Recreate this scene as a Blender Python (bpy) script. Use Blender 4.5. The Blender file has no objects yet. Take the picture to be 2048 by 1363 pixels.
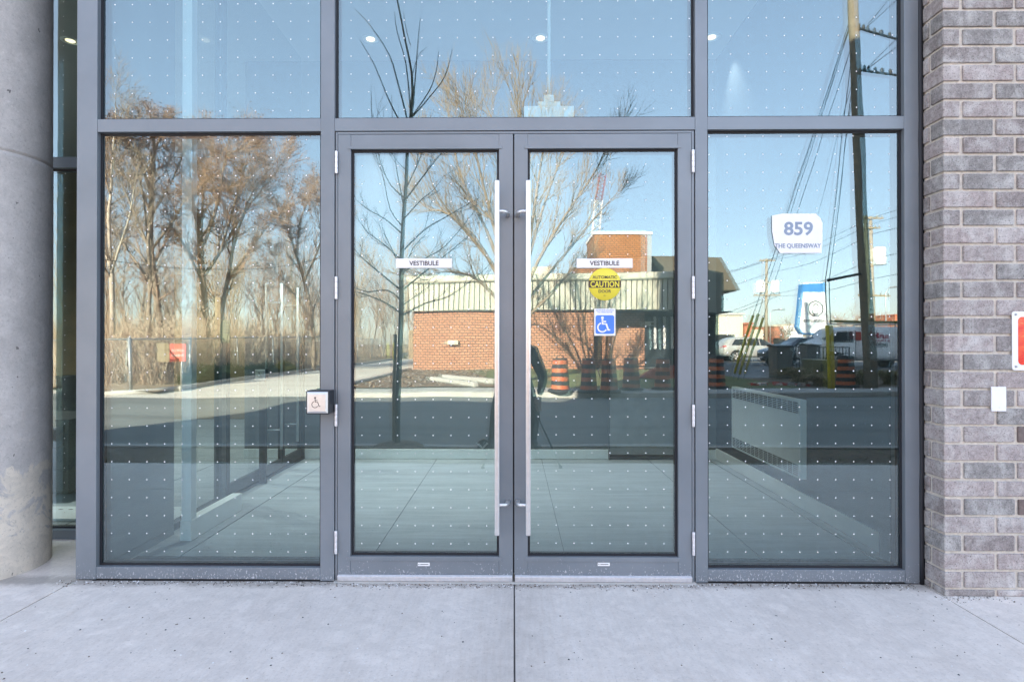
import bpy, bmesh, math, random
from mathutils import Vector, Matrix, Euler
R = math.radians
sc = bpy.context.scene
COL = sc.collection
# ------------------------------------------------------------------ camera
CAMP = Vector((0.0, -2.948, 1.236))
ROT = Euler((R(90.23), 0, R(0.6)), 'XYZ').to_matrix()
LENS, SX = 20.0, 0.0044
cd = bpy.data.cameras.new('camera'); cam = bpy.data.objects.new('camera', cd); COL.objects.link(cam)
cam.location = CAMP; cam.rotation_euler = (R(90.23), 0, R(0.6))
cd.lens = LENS; cd.sensor_width = 36; cd.shift_x = SX; cd.clip_end = 2000; cd.clip_start = 0.02
sc.camera = cam
# ------------------------------------------------------------------ sky, sun, exposure
SUN_EL, SUN_AZ = 22.5, 24.0
w = bpy.data.worlds.new('World'); sc.world = w; w.use_nodes = True
nt = w.node_tree; nt.nodes.clear()
sky = nt.nodes.new('ShaderNodeTexSky'); sky.sky_type = 'NISHITA'; sky.sun_disc = False
sky.sun_elevation = R(SUN_EL); sky.sun_rotation = R(-SUN_AZ); sky.air_density = 1.0; sky.dust_density = 0.6; sky.ozone_density = 1.0
hs = nt.nodes.new('ShaderNodeHueSaturation'); hs.inputs['Saturation'].default_value = 0.98
bg = nt.nodes.new('ShaderNodeBackground'); bg.inputs['Strength'].default_value = 0.15
ow = nt.nodes.new('ShaderNodeOutputWorld')
tint = nt.nodes.new('ShaderNodeMix'); tint.data_type='RGBA'; tint.blend_type='MULTIPLY'; tint.inputs[0].default_value=1; tint.inputs[7].default_value=(1.03,.99,1.03,1)
gm = nt.nodes.new('ShaderNodeGamma'); gm.inputs[1].default_value = .6
nt.links.new(sky.outputs[0], gm.inputs[0]); nt.links.new(gm.outputs[0], hs.inputs['Color']); nt.links.new(hs.outputs[0], tint.inputs[6]); nt.links.new(tint.outputs[2], bg.inputs[0]); nt.links.new(bg.outputs[0], ow.inputs[0])
sl = bpy.data.lights.new('sun', 'SUN'); so = bpy.data.objects.new('sun', sl); COL.objects.link(so)
sl.energy = 5.0; sl.angle = R(0.5); sl.color = (1.0, 0.83, 0.65)
sdir = Vector((-math.sin(R(SUN_AZ))*math.cos(R(SUN_EL)), math.cos(R(SUN_AZ))*math.cos(R(SUN_EL)), math.sin(R(SUN_EL))))
so.rotation_euler = (-sdir).to_track_quat('-Z', 'Y').to_euler(); so.location = sdir*60
vs = sc.view_settings; vs.view_transform = 'Standard'; vs.look = 'None'; vs.exposure = 3.0; vs.gamma = 1
sc.cycles.max_bounces = 10; sc.cycles.transparent_max_bounces = 16; sc.cycles.glossy_bounces = 5
sc.cycles.diffuse_bounces = 4; sc.cycles.use_denoising = True; sc.cycles.use_adaptive_sampling = False; sc.cycles.caustics_reflective = False

# ------------------------------------------------------------------ helpers
def ray(px, py):
    u = (px-1024)/2048*36/LENS + SX*36/LENS; v = -(py-681.5)/2048*36/LENS
    return ROT @ Vector((u, v, -1))
def on(px, py, y=0.0):                      # point on the plane y = const seen at a photo pixel
    d = ray(px, py); return CAMP + d*((y-CAMP.y)/d.y)
def rx(px, y=0.0, py=700): return on(px, py, y).x
def rz(py, y=0.0, px=1027): return on(px, py, y).z
MIR = 0.03
def back(px, py, d):                        # real position of something seen mirrored at distance d
    r = ray(px, py); p = CAMP + r*(d/r.y); return Vector((p.x, 2*MIR-p.y, p.z))

class MB:
    def __init__(s): s.v=[]; s.f=[]; s.m=[]; s.smooth=[]
    def add(s, vs_, fs, m=0, sm=False):
        b=len(s.v); s.v.extend(vs_)
        for f in fs: s.f.append(tuple(b+i for i in f)); s.m.append(m); s.smooth.append(sm)
    def box(s, x0,x1,y0,y1,z0,z1, m=0):
        if x0>x1:x0,x1=x1,x0
        if y0>y1:y0,y1=y1,y0
        if z0>z1:z0,z1=z1,z0
        s.add([(x0,y0,z0),(x1,y0,z0),(x1,y1,z0),(x0,y1,z0),(x0,y0,z1),(x1,y0,z1),(x1,y1,z1),(x0,y1,z1)],
              [(0,3,2,1),(4,5,6,7),(0,1,5,4),(1,2,6,5),(2,3,7,6),(3,0,4,7)], m); return s
    def quad(s, a,b,c,d, m=0): s.add([tuple(a),tuple(b),tuple(c),tuple(d)], [(0,1,2,3)], m); return s
    def poly(s, pts, z, m=0): s.add([(p[0],p[1],z) for p in pts], [tuple(range(len(pts)))], m); return s
    def prism(s, pts, axis, a, b, m=0):      # pts 2-D polygon extruded on axis from a to b
        def P(p,c):
            return (c,p[0],p[1]) if axis=='x' else (p[0],c,p[1]) if axis=='y' else (p[0],p[1],c)
        n=len(pts); s.add([P(p,a) for p in pts]+[P(p,b) for p in pts],
            [tuple(range(n-1,-1,-1)), tuple(range(n,2*n))]+[(i,(i+1)%n,n+(i+1)%n,n+i) for i in range(n)], m); return s
    def tube(s, pts, rad, n=6, m=0, cap=True, sm=True):
        k=len(pts)
        if not hasattr(rad,'__len__'): rad=[rad]*k
        pts=[Vector(p) for p in pts]; vs_=[]
        t0=(pts[1]-pts[0]).normalized()
        u=t0.orthogonal().normalized()
        for i in range(k):
            t=(pts[min(i+1,k-1)]-pts[max(i-1,0)])
            if t.length<1e-9: t=t0
            t=t.normalized(); u=u-t*u.dot(t)
            if u.length<1e-6: u=t.orthogonal()
            u.normalize(); w_=t.cross(u); p=pts[i]; r=rad[i]
            for j in range(n):
                a=6.28318*j/n; q=p+u*(r*math.cos(a))+w_*(r*math.sin(a)); vs_.append((q.x,q.y,q.z))
        fs=[(i*n+j,i*n+(j+1)%n,(i+1)*n+(j+1)%n,(i+1)*n+j) for i in range(k-1) for j in range(n)]
        if cap: fs+= [tuple(range(n-1,-1,-1)), tuple(range((k-1)*n,k*n))]
        s.add(vs_,fs,m,sm); return s
    def lathe(s, prof, cx, cy, n=24, m=0, sm=True, cz=0, axis='z', mats=None):
        vs_=[]
        for (r,z) in prof:
            for j in range(n):
                a=6.28318*j/n
                c,d=r*math.cos(a), r*math.sin(a)
                vs_.append((cx+c,cy+d,cz+z) if axis=='z' else (cx+c,cy+z,cz+d) if axis=='y' else (cx+z,cy+c,cz+d))
        for i in range(len(prof)-1):
            mm = mats[i] if mats else m
            s.add([],[],mm)
            b=len(s.v) if i==0 else b
            if i==0: s.v.extend(vs_)
            for j in range(n):
                s.f.append((b+i*n+j,b+i*n+(j+1)%n,b+(i+1)*n+(j+1)%n,b+(i+1)*n+j)); s.m.append(mm); s.smooth.append(sm)
        return s
    def disc(s, c, r, n=16, ax='y', m=0, ry=None):
        ry=ry or r
        vs_=[]
        for j in range(n):
            a=6.28318*j/n; p,q=r*math.cos(a), ry*math.sin(a)
            vs_.append((c[0]+p,c[1],c[2]+q) if ax=='y' else (c[0]+p,c[1]+q,c[2]) if ax=='z' else (c[0],c[1]+p,c[2]+q))
        s.add(vs_,[tuple(range(n))],m); return s
OFF = {}
def mesh(name, mb, mats, off=(0,0,0)):
    me = bpy.data.meshes.new(name); o=Vector(off)
    me.from_pydata([(v[0]-o.x,v[1]-o.y,v[2]-o.z) for v in mb.v],[],mb.f)
    for m in (mats if isinstance(mats,(list,tuple)) else [mats]): me.materials.append(m)
    me.polygons.foreach_set('material_index', mb.m); me.polygons.foreach_set('use_smooth', mb.smooth)
    me.update(); return me
def thing(name, label, cat, loc=(0,0,0), group=None, rotz=0):
    o=bpy.data.objects.new(name,None); COL.objects.link(o); o.location=loc; o.rotation_euler=(0,0,rotz); o.empty_display_size=.1
    o['label']=label; o['category']=cat
    if group: o['group']=group
    OFF[o]=Vector(loc) if rotz==0 else Vector((0,0,0)); return o
def part(name, mb, mats, parent, label=None, bevel=0):
    off=OFF[parent]; o=bpy.data.objects.new(name, mesh(name,mb,mats,off)); COL.objects.link(o); o.parent=parent; OFF[o]=off
    if label: o['label']=label
    if bevel: bev(o,bevel)
    return o
def bev(o,wd,seg=2):
    b=o.modifiers.new('bevel','BEVEL'); b.width=wd; b.segments=seg; b.limit_method='ANGLE'; b.angle_limit=R(40); b.harden_normals=False
def solo(name, mb, mats, label, cat, loc=(0,0,0), group=None, kind=None, bevel=0):
    o=bpy.data.objects.new(name, mesh(name,mb,mats,loc)); COL.objects.link(o); o.location=loc; OFF[o]=Vector(loc)
    if kind: o['kind']=kind
    if label: o['label']=label
    if cat: o['category']=cat
    if group: o['group']=group
    if bevel: bev(o,bevel)
    return o
def struct(name, mb, mats, kind='structure', label=None):
    return solo(name, mb, mats, label, None, kind=kind)
def dup(root, loc, rotz=None, label=None, scale=None):
    r=root.copy(); COL.objects.link(r); r.location=loc
    if rotz is not None: r.rotation_euler=(0,0,rotz)
    if scale: r.scale=scale
    if label: r['label']=label
    for ch in list(root.children):
        c=ch.copy(); COL.objects.link(c); c.parent=r
        for g in list(ch.children):
            d=g.copy(); COL.objects.link(d); d.parent=c
    return r
def text(name, s, h, mat, parent, pos, facing=-1, bold=0.0, width=None, spacing=1.0, depth=0.0006):
    """lettering of cap height h centred at pos; facing -1 looks to the street, +1 looks to the storefront"""
    cu=bpy.data.curves.new('t','FONT'); cu.body=s; cu.align_x='CENTER'; cu.align_y='CENTER'; cu.size=h/0.70
    cu.offset=bold*h; cu.extrude=depth; cu.space_character=spacing; cu.resolution_u=3
    to=bpy.data.objects.new('t',cu); COL.objects.link(to)
    bpy.context.view_layer.update()
    me=bpy.data.meshes.new_from_object(to.evaluated_get(bpy.context.evaluated_depsgraph_get())); bpy.data.objects.remove(to); bpy.data.curves.remove(cu)
    xs=[v.co.x for v in me.vertices]; ys=[v.co.y for v in me.vertices]
    cx,cy=(min(xs)+max(xs))/2,(min(ys)+max(ys))/2; k=width/(max(xs)-min(xs)) if width else 1
    off=OFF[parent]; q=Vector(pos)-off
    for v in me.vertices:
        x,y,z=(v.co.x-cx)*k,v.co.y-cy,v.co.z
        v.co=Vector((q.x+x,q.y-z,q.z+y)) if facing<0 else Vector((q.x-x,q.y+z,q.z+y))
    me.materials.clear(); me.materials.append(mat); me.name=name
    o=bpy.data.objects.new(name,me); COL.objects.link(o); o.parent=parent; OFF[o]=off; return o

# ------------------------------------------------------------------ materials
def newmat(name):
    m=bpy.data.materials.new(name); m.use_nodes=True; n=m.node_tree; n.nodes.clear()
    o=n.nodes.new('ShaderNodeOutputMaterial'); b=n.nodes.new('ShaderNodeBsdfPrincipled'); n.links.new(b.outputs[0],o.inputs[0]); return m,n,b,o
def ramp(n, src, stops, interp='LINEAR'):
    r=n.nodes.new('ShaderNodeValToRGB'); r.color_ramp.interpolation=interp
    e=r.color_ramp.elements
    while len(e)<len(stops): e.new(0.5)
    for i,(p,c) in enumerate(stops):
        e[i].position=p; e[i].color=(c[0],c[1],c[2],1) if hasattr(c,'__len__') else (c,c,c,1)
    n.links.new(src,r.inputs[0]); return r.outputs[0]
def noise(n, scale, detail=4, rough=.55, vec=None, dist=0, coord='Object', stretch=None):
    t=n.nodes.new('ShaderNodeTexCoord'); x=n.nodes.new('ShaderNodeTexNoise'); x.inputs['Scale'].default_value=scale
    x.inputs['Detail'].default_value=detail; x.inputs['Roughness'].default_value=rough; x.inputs['Distortion'].default_value=dist
    src=vec or t.outputs[coord]
    if stretch:
        mp=n.nodes.new('ShaderNodeMapping'); mp.inputs['Scale'].default_value=stretch[:3]
        if len(stretch)>3: mp.inputs['Rotation'].default_value=(0,0,R(stretch[3]))
        n.links.new(src,mp.inputs[0]); src=mp.outputs[0]
    n.links.new(src,x.inputs['Vector']); return x.outputs[0]
def mixc(n, fac, a, b, mode='MIX'):
    x=n.nodes.new('ShaderNodeMix'); x.data_type='RGBA'; x.blend_type=mode
    for sock,val in ((x.inputs[0],fac),(x.inputs[6],a),(x.inputs[7],b)):
        if hasattr(val,'is_linked') or hasattr(val,'links'): n.links.new(val,sock)
        elif hasattr(val,'__len__'): sock.default_value=(val[0],val[1],val[2],1)
        else: sock.default_value=val
    return x.outputs[2]
def math_(n, op, a, b=None, c=None):
    x=n.nodes.new('ShaderNodeMath'); x.operation=op
    for s_,v in zip(x.inputs,(a,b,c)):
        if v is None: continue
        if hasattr(v,'links'): n.links.new(v,s_)
        else: s_.default_value=v
    return x.outputs[0]
def bump(n,b,h,strength=.3,dist=.01):
    x=n.nodes.new('ShaderNodeBump'); x.inputs['Strength'].default_value=strength; x.inputs['Distance'].default_value=dist
    n.links.new(h,x.inputs['Height']); n.links.new(x.outputs[0],b.inputs['Normal']); return x
def simple(name, c, rough=.5, metal=0, var=.12, scale=8, bmp=0, emit=None):
    m,n,b,o=newmat(name)
    nz=noise(n,scale,5)
    dark=[v*(1-var) for v in c]; lite=[min(1,v*(1+var)) for v in c]
    n.links.new(ramp(n,nz,[(.3,dark),(.7,lite)]),b.inputs['Base Color'])
    b.inputs['Roughness'].default_value=rough; b.inputs['Metallic'].default_value=metal
    if bmp: bump(n,b,noise(n,scale*12,3),bmp,.004)
    if emit: b.inputs['Emission Color'].default_value=(*emit[:3],1); b.inputs['Emission Strength'].default_value=emit[3]
    return m
def glassmat(name, tint, base, wob, sc_=1.6, seed=0.0, dirt=0.0):
    m=bpy.data.materials.new(name); m.use_nodes=True; n=m.node_tree; n.nodes.clear()
    o=n.nodes.new('ShaderNodeOutputMaterial'); tr=n.nodes.new('ShaderNodeBsdfTransparent'); tr.inputs[0].default_value=(*tint,1)
    gl=n.nodes.new('ShaderNodeBsdfGlossy'); gl.inputs['Roughness'].default_value=0.0; gl.inputs[0].default_value=(.86,.98,1,1)
    fr=n.nodes.new('ShaderNodeFresnel'); fr.inputs[0].default_value=1.45
    mx=n.nodes.new('ShaderNodeMixShader')
    n.links.new(math_(n,'ADD',fr.outputs[0],base),mx.inputs[0]); n.links.new(tr.outputs[0],mx.inputs[1]); n.links.new(gl.outputs[0],mx.inputs[2])
    tc=n.nodes.new('ShaderNodeTexCoord'); mp=n.nodes.new('ShaderNodeMapping'); mp.inputs['Location'].default_value=(seed,seed*2,seed*3)
    mp.inputs['Scale'].default_value=(1,1,1.0); n.links.new(tc.outputs['Object'],mp.inputs[0])
    nz=noise(n,sc_,1.0,.4,vec=mp.outputs[0])
    bm=n.nodes.new('ShaderNodeBump'); bm.inputs['Strength'].default_value=1; bm.inputs['Distance'].default_value=wob
    n.links.new(nz,bm.inputs['Height']); n.links.new(bm.outputs[0],gl.inputs['Normal'])
    last=mx.outputs[0]
    if dirt:
        df=n.nodes.new('ShaderNodeBsdfDiffuse'); df.inputs[0].default_value=(.75,.78,.8,1)
        m2=n.nodes.new('ShaderNodeMixShader'); f=ramp(n,noise(n,70,3,.7,stretch=(1,1,.35)),[(.72,0),(.86,1)])
        g=ramp(n,noise(n,3,2),[(.45,0),(.7,1)])
        n.links.new(math_(n,'MULTIPLY',math_(n,'MULTIPLY',f,g),dirt),m2.inputs[0]); n.links.new(last,m2.inputs[1]); n.links.new(df.outputs[0],m2.inputs[2]); last=m2.outputs[0]
    n.links.new(last,o.inputs[0]); return m

def concrete_mat(name, a, b_, warm, brushed=False, column=False):
    m,n,b,o=newmat(name)
    big=noise(n,1.3,5,.6); mid=noise(n,9,6,.65); fine=noise(n,95,4,.8)
    c=ramp(n,big,[(.3,a),(.7,b_)])
    c=mixc(n,.35,c,ramp(n,mid,[(.3,[x*.82 for x in a]),(.7,[x*1.12 for x in b_])]))
    c=mixc(n,.5,c,ramp(n,fine,[(.25,.35),(.75,.62)]),'OVERLAY')
    if column:
        tc=n.nodes.new('ShaderNodeTexCoord'); sp=n.nodes.new('ShaderNodeSeparateXYZ'); n.links.new(tc.outputs['Object'],sp.inputs[0])
        lowmask=ramp(n,math_(n,'ADD',math_(n,'MULTIPLY',sp.outputs[2],-.8),math_(n,'MULTIPLY',noise(n,5,6,.7,dist=.6),2.0)),[(.52,0),(.60,1)])
        c=mixc(n,lowmask,c,warm)
        streak=ramp(n,noise(n,5,5,.6,stretch=(1,1,.12)),[(.42,.75),(.6,1.0)]); c=mixc(n,.35,c,streak,'MULTIPLY')
    else:
        c=mixc(n,ramp(n,noise(n,2.2,6,.7,dist=.5),[(.55,0),(.75,.45)]),c,warm)
    # pits and specks
    v=n.nodes.new('ShaderNodeTexVoronoi'); v.inputs['Scale'].default_value=26 if column else 9; tcv=n.nodes.new('ShaderNodeTexCoord')
    vm=n.nodes.new('ShaderNodeMapping'); vm.inputs['Scale'].default_value=(1,1,.6) if column else (1,1.7,1); n.links.new(tcv.outputs['Object'],vm.inputs[0])
    nd=n.nodes.new('ShaderNodeMixRGB') if False else None
    wrp=n.nodes.new('ShaderNodeVectorMath'); wrp.operation='ADD'
    nzv=n.nodes.new('ShaderNodeTexNoise'); nzv.inputs['Scale'].default_value=40; n.links.new(vm.outputs[0],nzv.inputs['Vector'])
    scl=n.nodes.new('ShaderNodeVectorMath'); scl.operation='SCALE'; scl.inputs['Scale'].default_value=.05; n.links.new(nzv.outputs['Color'],scl.inputs[0])
    n.links.new(vm.outputs[0],wrp.inputs[0]); n.links.new(scl.outputs[0],wrp.inputs[1]); n.links.new(wrp.outputs[0],v.inputs['Vector'])
    sepc=n.nodes.new('ShaderNodeSeparateColor'); n.links.new(v.outputs['Color'],sepc.inputs[0])
    thr=math_(n,'MULTIPLY',math_(n,'GREATER_THAN',sepc.outputs[0],.66 if column else .90), .20 if column else .075)
    pit=math_(n,'LESS_THAN',v.outputs['Distance'],math_(n,'MULTIPLY',thr,sepc.outputs[1]))
    c=mixc(n,math_(n,'MULTIPLY',pit,.75),c,(.05,.045,.045))
    grit=noise(n,62,4,.85); c=mixc(n,ramp(n,grit,[(.56,0),(.68,.5)]),c,[x*.45 for x in a]); c=mixc(n,ramp(n,noise(n,48,4,.8),[(.30,.45),(.38,0)]),c,[min(1,x*1.35) for x in b_])
    blot=ramp(n,noise(n,4.5,7,.75,dist=.3),[(.44,.0),(.52,.22),(.62,.0)]); c=mixc(n,blot,c,[x*.62 for x in a])
    if brushed:
        tj=n.nodes.new('ShaderNodeTexCoord'); sj=n.nodes.new('ShaderNodeSeparateXYZ'); n.links.new(tj.outputs['Object'],sj.inputs[0])
        wob=math_(n,'MULTIPLY',noise(n,7,6,.75),.5); near=math_(n,'SUBTRACT',wob,math_(n,'ABSOLUTE',sj.outputs[0]))
        c=mixc(n,ramp(n,near,[(.0,0),(.22,.28)]),c,(.34,.30,.27))
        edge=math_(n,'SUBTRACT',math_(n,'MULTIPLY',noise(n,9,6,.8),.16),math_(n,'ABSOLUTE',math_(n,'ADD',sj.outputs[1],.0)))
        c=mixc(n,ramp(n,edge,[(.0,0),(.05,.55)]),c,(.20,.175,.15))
    n.links.new(c,b.inputs['Base Color']); b.inputs['Roughness'].default_value=.85
    h=fine
    if brushed:
        br=noise(n,60,4,.7,stretch=(1.0,.07,1,28)); h=mixc(n,.6,fine,br)
        c2=mixc(n,.35,c,ramp(n,br,[(.3,.38),(.7,.6)]),'OVERLAY')
        # joint staining running out from the centre joint
        n.links.new(c2,b.inputs['Base Color'])
    bump(n,b,h,.35,.004); return m

M={}
M['frame']=simple('grey painted aluminium',(.20,.225,.252),.38,.25,.06,3)
def scuffed():
    m,n,b,o=newmat('grey painted aluminium with white scuffs')
    tc=n.nodes.new('ShaderNodeTexCoord'); sp=n.nodes.new('ShaderNodeSeparateXYZ'); n.links.new(tc.outputs['Object'],sp.inputs[0])
    c=ramp(n,noise(n,2.5,4),[(.3,(.175,.200,.225)),(.7,(.222,.248,.278))])
    lo=math_(n,'MULTIPLY',ramp(n,sp.outputs[2],[(0,1),(.25,0)]),.24)
    f=math_(n,'GREATER_THAN',noise(n,120,3,.75,stretch=(1,1,.6)),math_(n,'SUBTRACT',.82,lo))
    c=mixc(n,math_(n,'MULTIPLY',f,.75),c,(.72,.72,.76)); n.links.new(c,b.inputs['Base Color'])
    b.inputs['Roughness'].default_value=.38; b.inputs['Metallic'].default_value=.2
    bump(n,b,noise(n,6,2),.04,.01); return m
M['scuff']=scuffed()
M['gasket']=simple('black rubber gasket',(.012,.014,.02),.6)
M['steel']=simple('brushed stainless steel',(.74,.73,.73),.32,.75,.05,40)
M['alu']=simple('bright aluminium',(.8,.78,.8),.4,.5,.08,60,.1)
M['glassF']=glassmat('outer glass face',(.76,.97,1),.155,.0015,1.5,0,.5)
M['glassB']=glassmat('inner glass face',(.98,1,1),.045,.0014,1.4,7.3)
M['dot']=simple('white frit',(.85,.88,.9),.5)
M['edge']=simple('green glass edge',(.05,.14,.13),.2)
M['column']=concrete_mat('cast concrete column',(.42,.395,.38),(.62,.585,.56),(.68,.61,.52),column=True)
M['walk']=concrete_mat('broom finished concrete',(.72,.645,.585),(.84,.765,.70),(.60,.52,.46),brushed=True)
M['jointfill']=simple('grey joint sealant',(.20,.195,.19),.7)
M['mortar']=simple('pale mortar',(.66,.60,.53),.95,0,.15,60,.6)
M['white']=simple('white paint',(.90,.90,.90),.5,0,.03)
M['offwhite']=simple('off-white baseboard paint',(.90,.90,.88),.5,0,.03)
M['charcoal']=simple('charcoal wall paint',(.05,.055,.06),.6,0,.04)
M['greywall']=simple('grey wall paint',(.15,.155,.16),.6,0,.04)
M['ceiling']=simple('white ceiling paint',(.5,.5,.5),.7,0,.02)
M['brownwall']=simple('brown panelling',(.24,.165,.085),.5,0,.2,3)
M['black']=simple('black satin',(.02,.02,.022),.4)
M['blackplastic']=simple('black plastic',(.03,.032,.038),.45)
M['paper']=simple('white paper',(.85,.85,.87),.7,0,.02)
M['sign']=simple('white sign plastic',(.86,.85,.86),.35,0,.02)
M['ink']=simple('dark grey ink',(.07,.055,.06),.6)
M['greyink']=simple('pale grey ink',(.10,.11,.13),.6)
M['fadedink']=simple('faded blue grey ink',(.26,.32,.42),.6)
M['yellow']=simple('yellow sticker',(.83,.70,.06),.45,0,.03)
M['darkband']=simple('dark brown band',(.07,.045,.03),.5)
M['blue']=simple('blue sticker',(.07,.22,.72),.4,0,.05)
def redmat():
    m,n,b,o=newmat('red and orange sign print')
    nz=noise(n,9,5,.6,dist=1.0,stretch=(.6,1,2.2)); n.links.new(ramp(n,nz,[(.35,(.75,.012,.01)),(.55,(.85,.07,.02)),(.68,(.95,.35,.10))]),b.inputs['Base Color']); b.inputs['Roughness'].default_value=.2; return m
M['redprint']=redmat()
def tilemat():
    m,n,b,o=newmat('pale grey floor tile')
    st=noise(n,3,6,.65,stretch=(.35,3.2,1)); st2=noise(n,9,5,.65,stretch=(.2,3,1))
    c=ramp(n,st,[(.25,(.25,.27,.285)),(.5,(.35,.37,.385)),(.75,(.43,.45,.465))]); c=mixc(n,.5,c,ramp(n,st2,[(.3,.36),(.7,.6)]),'OVERLAY')
    n.links.new(c,b.inputs['Base Color']); b.inputs['Roughness'].default_value=.45; return m
M['tile']=tilemat()
M['grout']=simple('dark grout and shadow line',(.06,.06,.06),.8)
M['lamp']=simple('lit downlight',(1,1,1),.5,emit=(1.0,.74,.45,.3))
def asphalt(name,c0,c1,band=True):
    m,n,b,o=newmat(name)
    c=ramp(n,noise(n,.35,5,.6),[(.3,c0),(.7,c1)]); c=mixc(n,.5,c,ramp(n,noise(n,70,3,.8),[(.3,.3),(.7,.65)]),'OVERLAY')
    if band: c=mixc(n,ramp(n,noise(n,.9,5,.6,stretch=(.05,1.2,1)),[(.52,0),(.62,.45)]),c,[x*.55 for x in c0])
    n.links.new(c,b.inputs['Base Color']); b.inputs['Roughness'].default_value=.9; bump(n,b,noise(n,150,2),.4,.006); return m
M['road']=asphalt('worn asphalt road',(.175,.18,.17),(.235,.24,.228))
M['lot']=asphalt('pale weathered asphalt',(.56,.51,.45),(.70,.64,.56))
M['lot2']=asphalt('grey asphalt',(.17,.175,.18),(.23,.235,.24),False)
M['kerb']=simple('pale kerb concrete',(.42,.40,.37),.9,0,.12,6,.3)
M['dirt']=simple('brown soil and dead grass',(.17,.125,.09),.95,0,.5,14,.8)
M['grass']=simple('winter grass',(.14,.15,.055),.95,0,.4,18,.8)
M['mulch']=simple('brown wood mulch',(.22,.14,.085),.95,0,.55,22,.9)
M['forestfloor']=simple('leaf litter',(.38,.28,.18),.95,0,.4,3,.8)
M['ground']=simple('distant dry ground',(.20,.165,.12),.95,0,.3,.3)
def brickmat(name,c1,c2,mo,scale=1.0):
    m,n,b,o=newmat(name); tc=n.nodes.new('ShaderNodeTexCoord'); mp=n.nodes.new('ShaderNodeMapping'); mp.inputs['Rotation'].default_value=(R(90),0,0)
    n.links.new(tc.outputs['Object'],mp.inputs[0])
    cmb=n.nodes.new('ShaderNodeSeparateXYZ'); n.links.new(tc.outputs['Object'],cmb.inputs[0]); cc=n.nodes.new('ShaderNodeCombineXYZ')
    n.links.new(math_(n,'ADD',cmb.outputs[0],cmb.outputs[1]),cc.inputs[0]); n.links.new(cmb.outputs[2],cc.inputs[1])
    br=n.nodes.new('ShaderNodeTexBrick'); n.links.new(cc.outputs[0],br.inputs['Vector'])
    br.inputs['Color1'].default_value=(*c1,1); br.inputs['Color2'].default_value=(*c2,1); br.inputs['Mortar'].default_value=(*mo,1)
    br.inputs['Scale'].default_value=1; br.inputs['Brick Width'].default_value=.23*scale; br.inputs['Row Height'].default_value=.12*scale; br.inputs['Mortar Size'].default_value=.02*scale; br.inputs['Mortar Smooth'].default_value=.2
    c=mixc(n,.3,br.outputs[0],ramp(n,noise(n,2.5,5),[(.3,.35),(.7,.62)]),'OVERLAY')
    n.links.new(c,b.inputs['Base Color']); b.inputs['Roughness'].default_value=.9
    bump(n,b,math_(n,'SUBTRACT',1.0,br.outputs['Fac']),.6,.01); return m
M['redbrick']=brickmat('red orange brick',(.50,.245,.14),(.42,.19,.105),(.13,.07,.05))
M['darkbrick']=brickmat('brown orange brick',(.44,.18,.06),(.36,.135,.045),(.12,.06,.03))
M['cream']=simple('cream ribbed metal',(.47,.445,.36),.6,0,.08,5)
M['fasciashade']=simple('shaded olive metal',(.075,.075,.055),.5)
M['roofgrey']=simple('brown shingle',(.10,.085,.065),.9)
M['stucco']=simple('cream stucco',(.62,.54,.42),.9)
M['barkD']=simple('shaded dark bark',(.035,.036,.038),.9,0,.3,30)  # sapling stands in shade; that shade is put into this dark colour
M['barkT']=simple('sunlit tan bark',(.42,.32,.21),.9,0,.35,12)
M['stem']=simple('pale dry stems',(.55,.43,.31),.9,0,.3,12)
M['barkL']=simple('yellow tan bark',(.27,.195,.125),.9,0,.3,12)
M['barkR']=simple('reddish twig bark',(.33,.22,.155),.9,0,.3,12)
M['barkG']=simple('grey brown bark',(.26,.20,.15),.9,0,.35,9)
M['birch']=simple('pale birch bark',(.50,.43,.35),.8,0,.2,6)
M['seed']=simple('russet seed keys',(.25,.145,.095),.9,0,.4,9)
M['shrub']=simple('dark green juniper',(.025,.05,.022),.9,0,.5,20)
M['ygreen']=simple('yellow green foliage',(.16,.15,.03),.9,0,.4,20)
M['galv']=simple('galvanised steel',(.42,.44,.45),.45,.5,.1,20)
M['wood']=simple('weathered wood',(.30,.235,.15),.9,0,.25,14)
M['polewood']=simple('utility pole timber',(.20,.165,.12),.9,0,.25,10,.3)
M['cable']=simple('black cable',(.03,.03,.032),.6)
M['guard']=simple('yellow plastic guard',(.62,.50,.02),.5)
M['orange']=simple('orange reflective band',(.46,.115,.04),.5)
M['rubber']=simple('black rubber',(.025,.025,.028),.7)
M['vanwhite']=simple('white van paint',(.80,.80,.80),.3)
M['silver']=simple('silver car paint',(.55,.54,.52),.25,.4)
M['slate']=simple('slate blue car paint',(.22,.25,.30),.22,.4)
M['carglass']=simple('dark car glass',(.03,.035,.04),.08)
M['tail']=simple('red tail light',(.5,.02,.015),.3)
M['redtext']=simple('red lettering',(.45,.02,.05),.5)
M['blacktext']=simple('black lettering',(.04,.04,.045),.5)
M['skin']=simple('skin',(.28,.15,.11),.6)
M['jacket']=simple('black jacket',(.014,.016,.02),.8)
M['jeans']=simple('dark trousers',(.03,.035,.045),.85)
M['hair']=simple('dark hair',(.02,.014,.01),.7)
M['binm']=simple('dark grey green plastic',(.15,.16,.155),.6)
M['utility']=simple('olive green steel',(.20,.19,.11),.5)
M['signblue']=simple('sign blue',(.06,.22,.50),.4)
M['redsign']=simple('faded red board',(.50,.075,.045),.5,0,.2,10)
M['craneW']=simple('white crane lattice',(.72,.70,.70),.5)
M['craneR']=simple('red crane tip',(.28,.08,.09),.5)
M['redbuild']=simple('orange red shopfront',(.45,.16,.09),.8,0,.5,2)
M['red']=simple('faded orange red plastic',(.42,.08,.05),.5)
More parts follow.
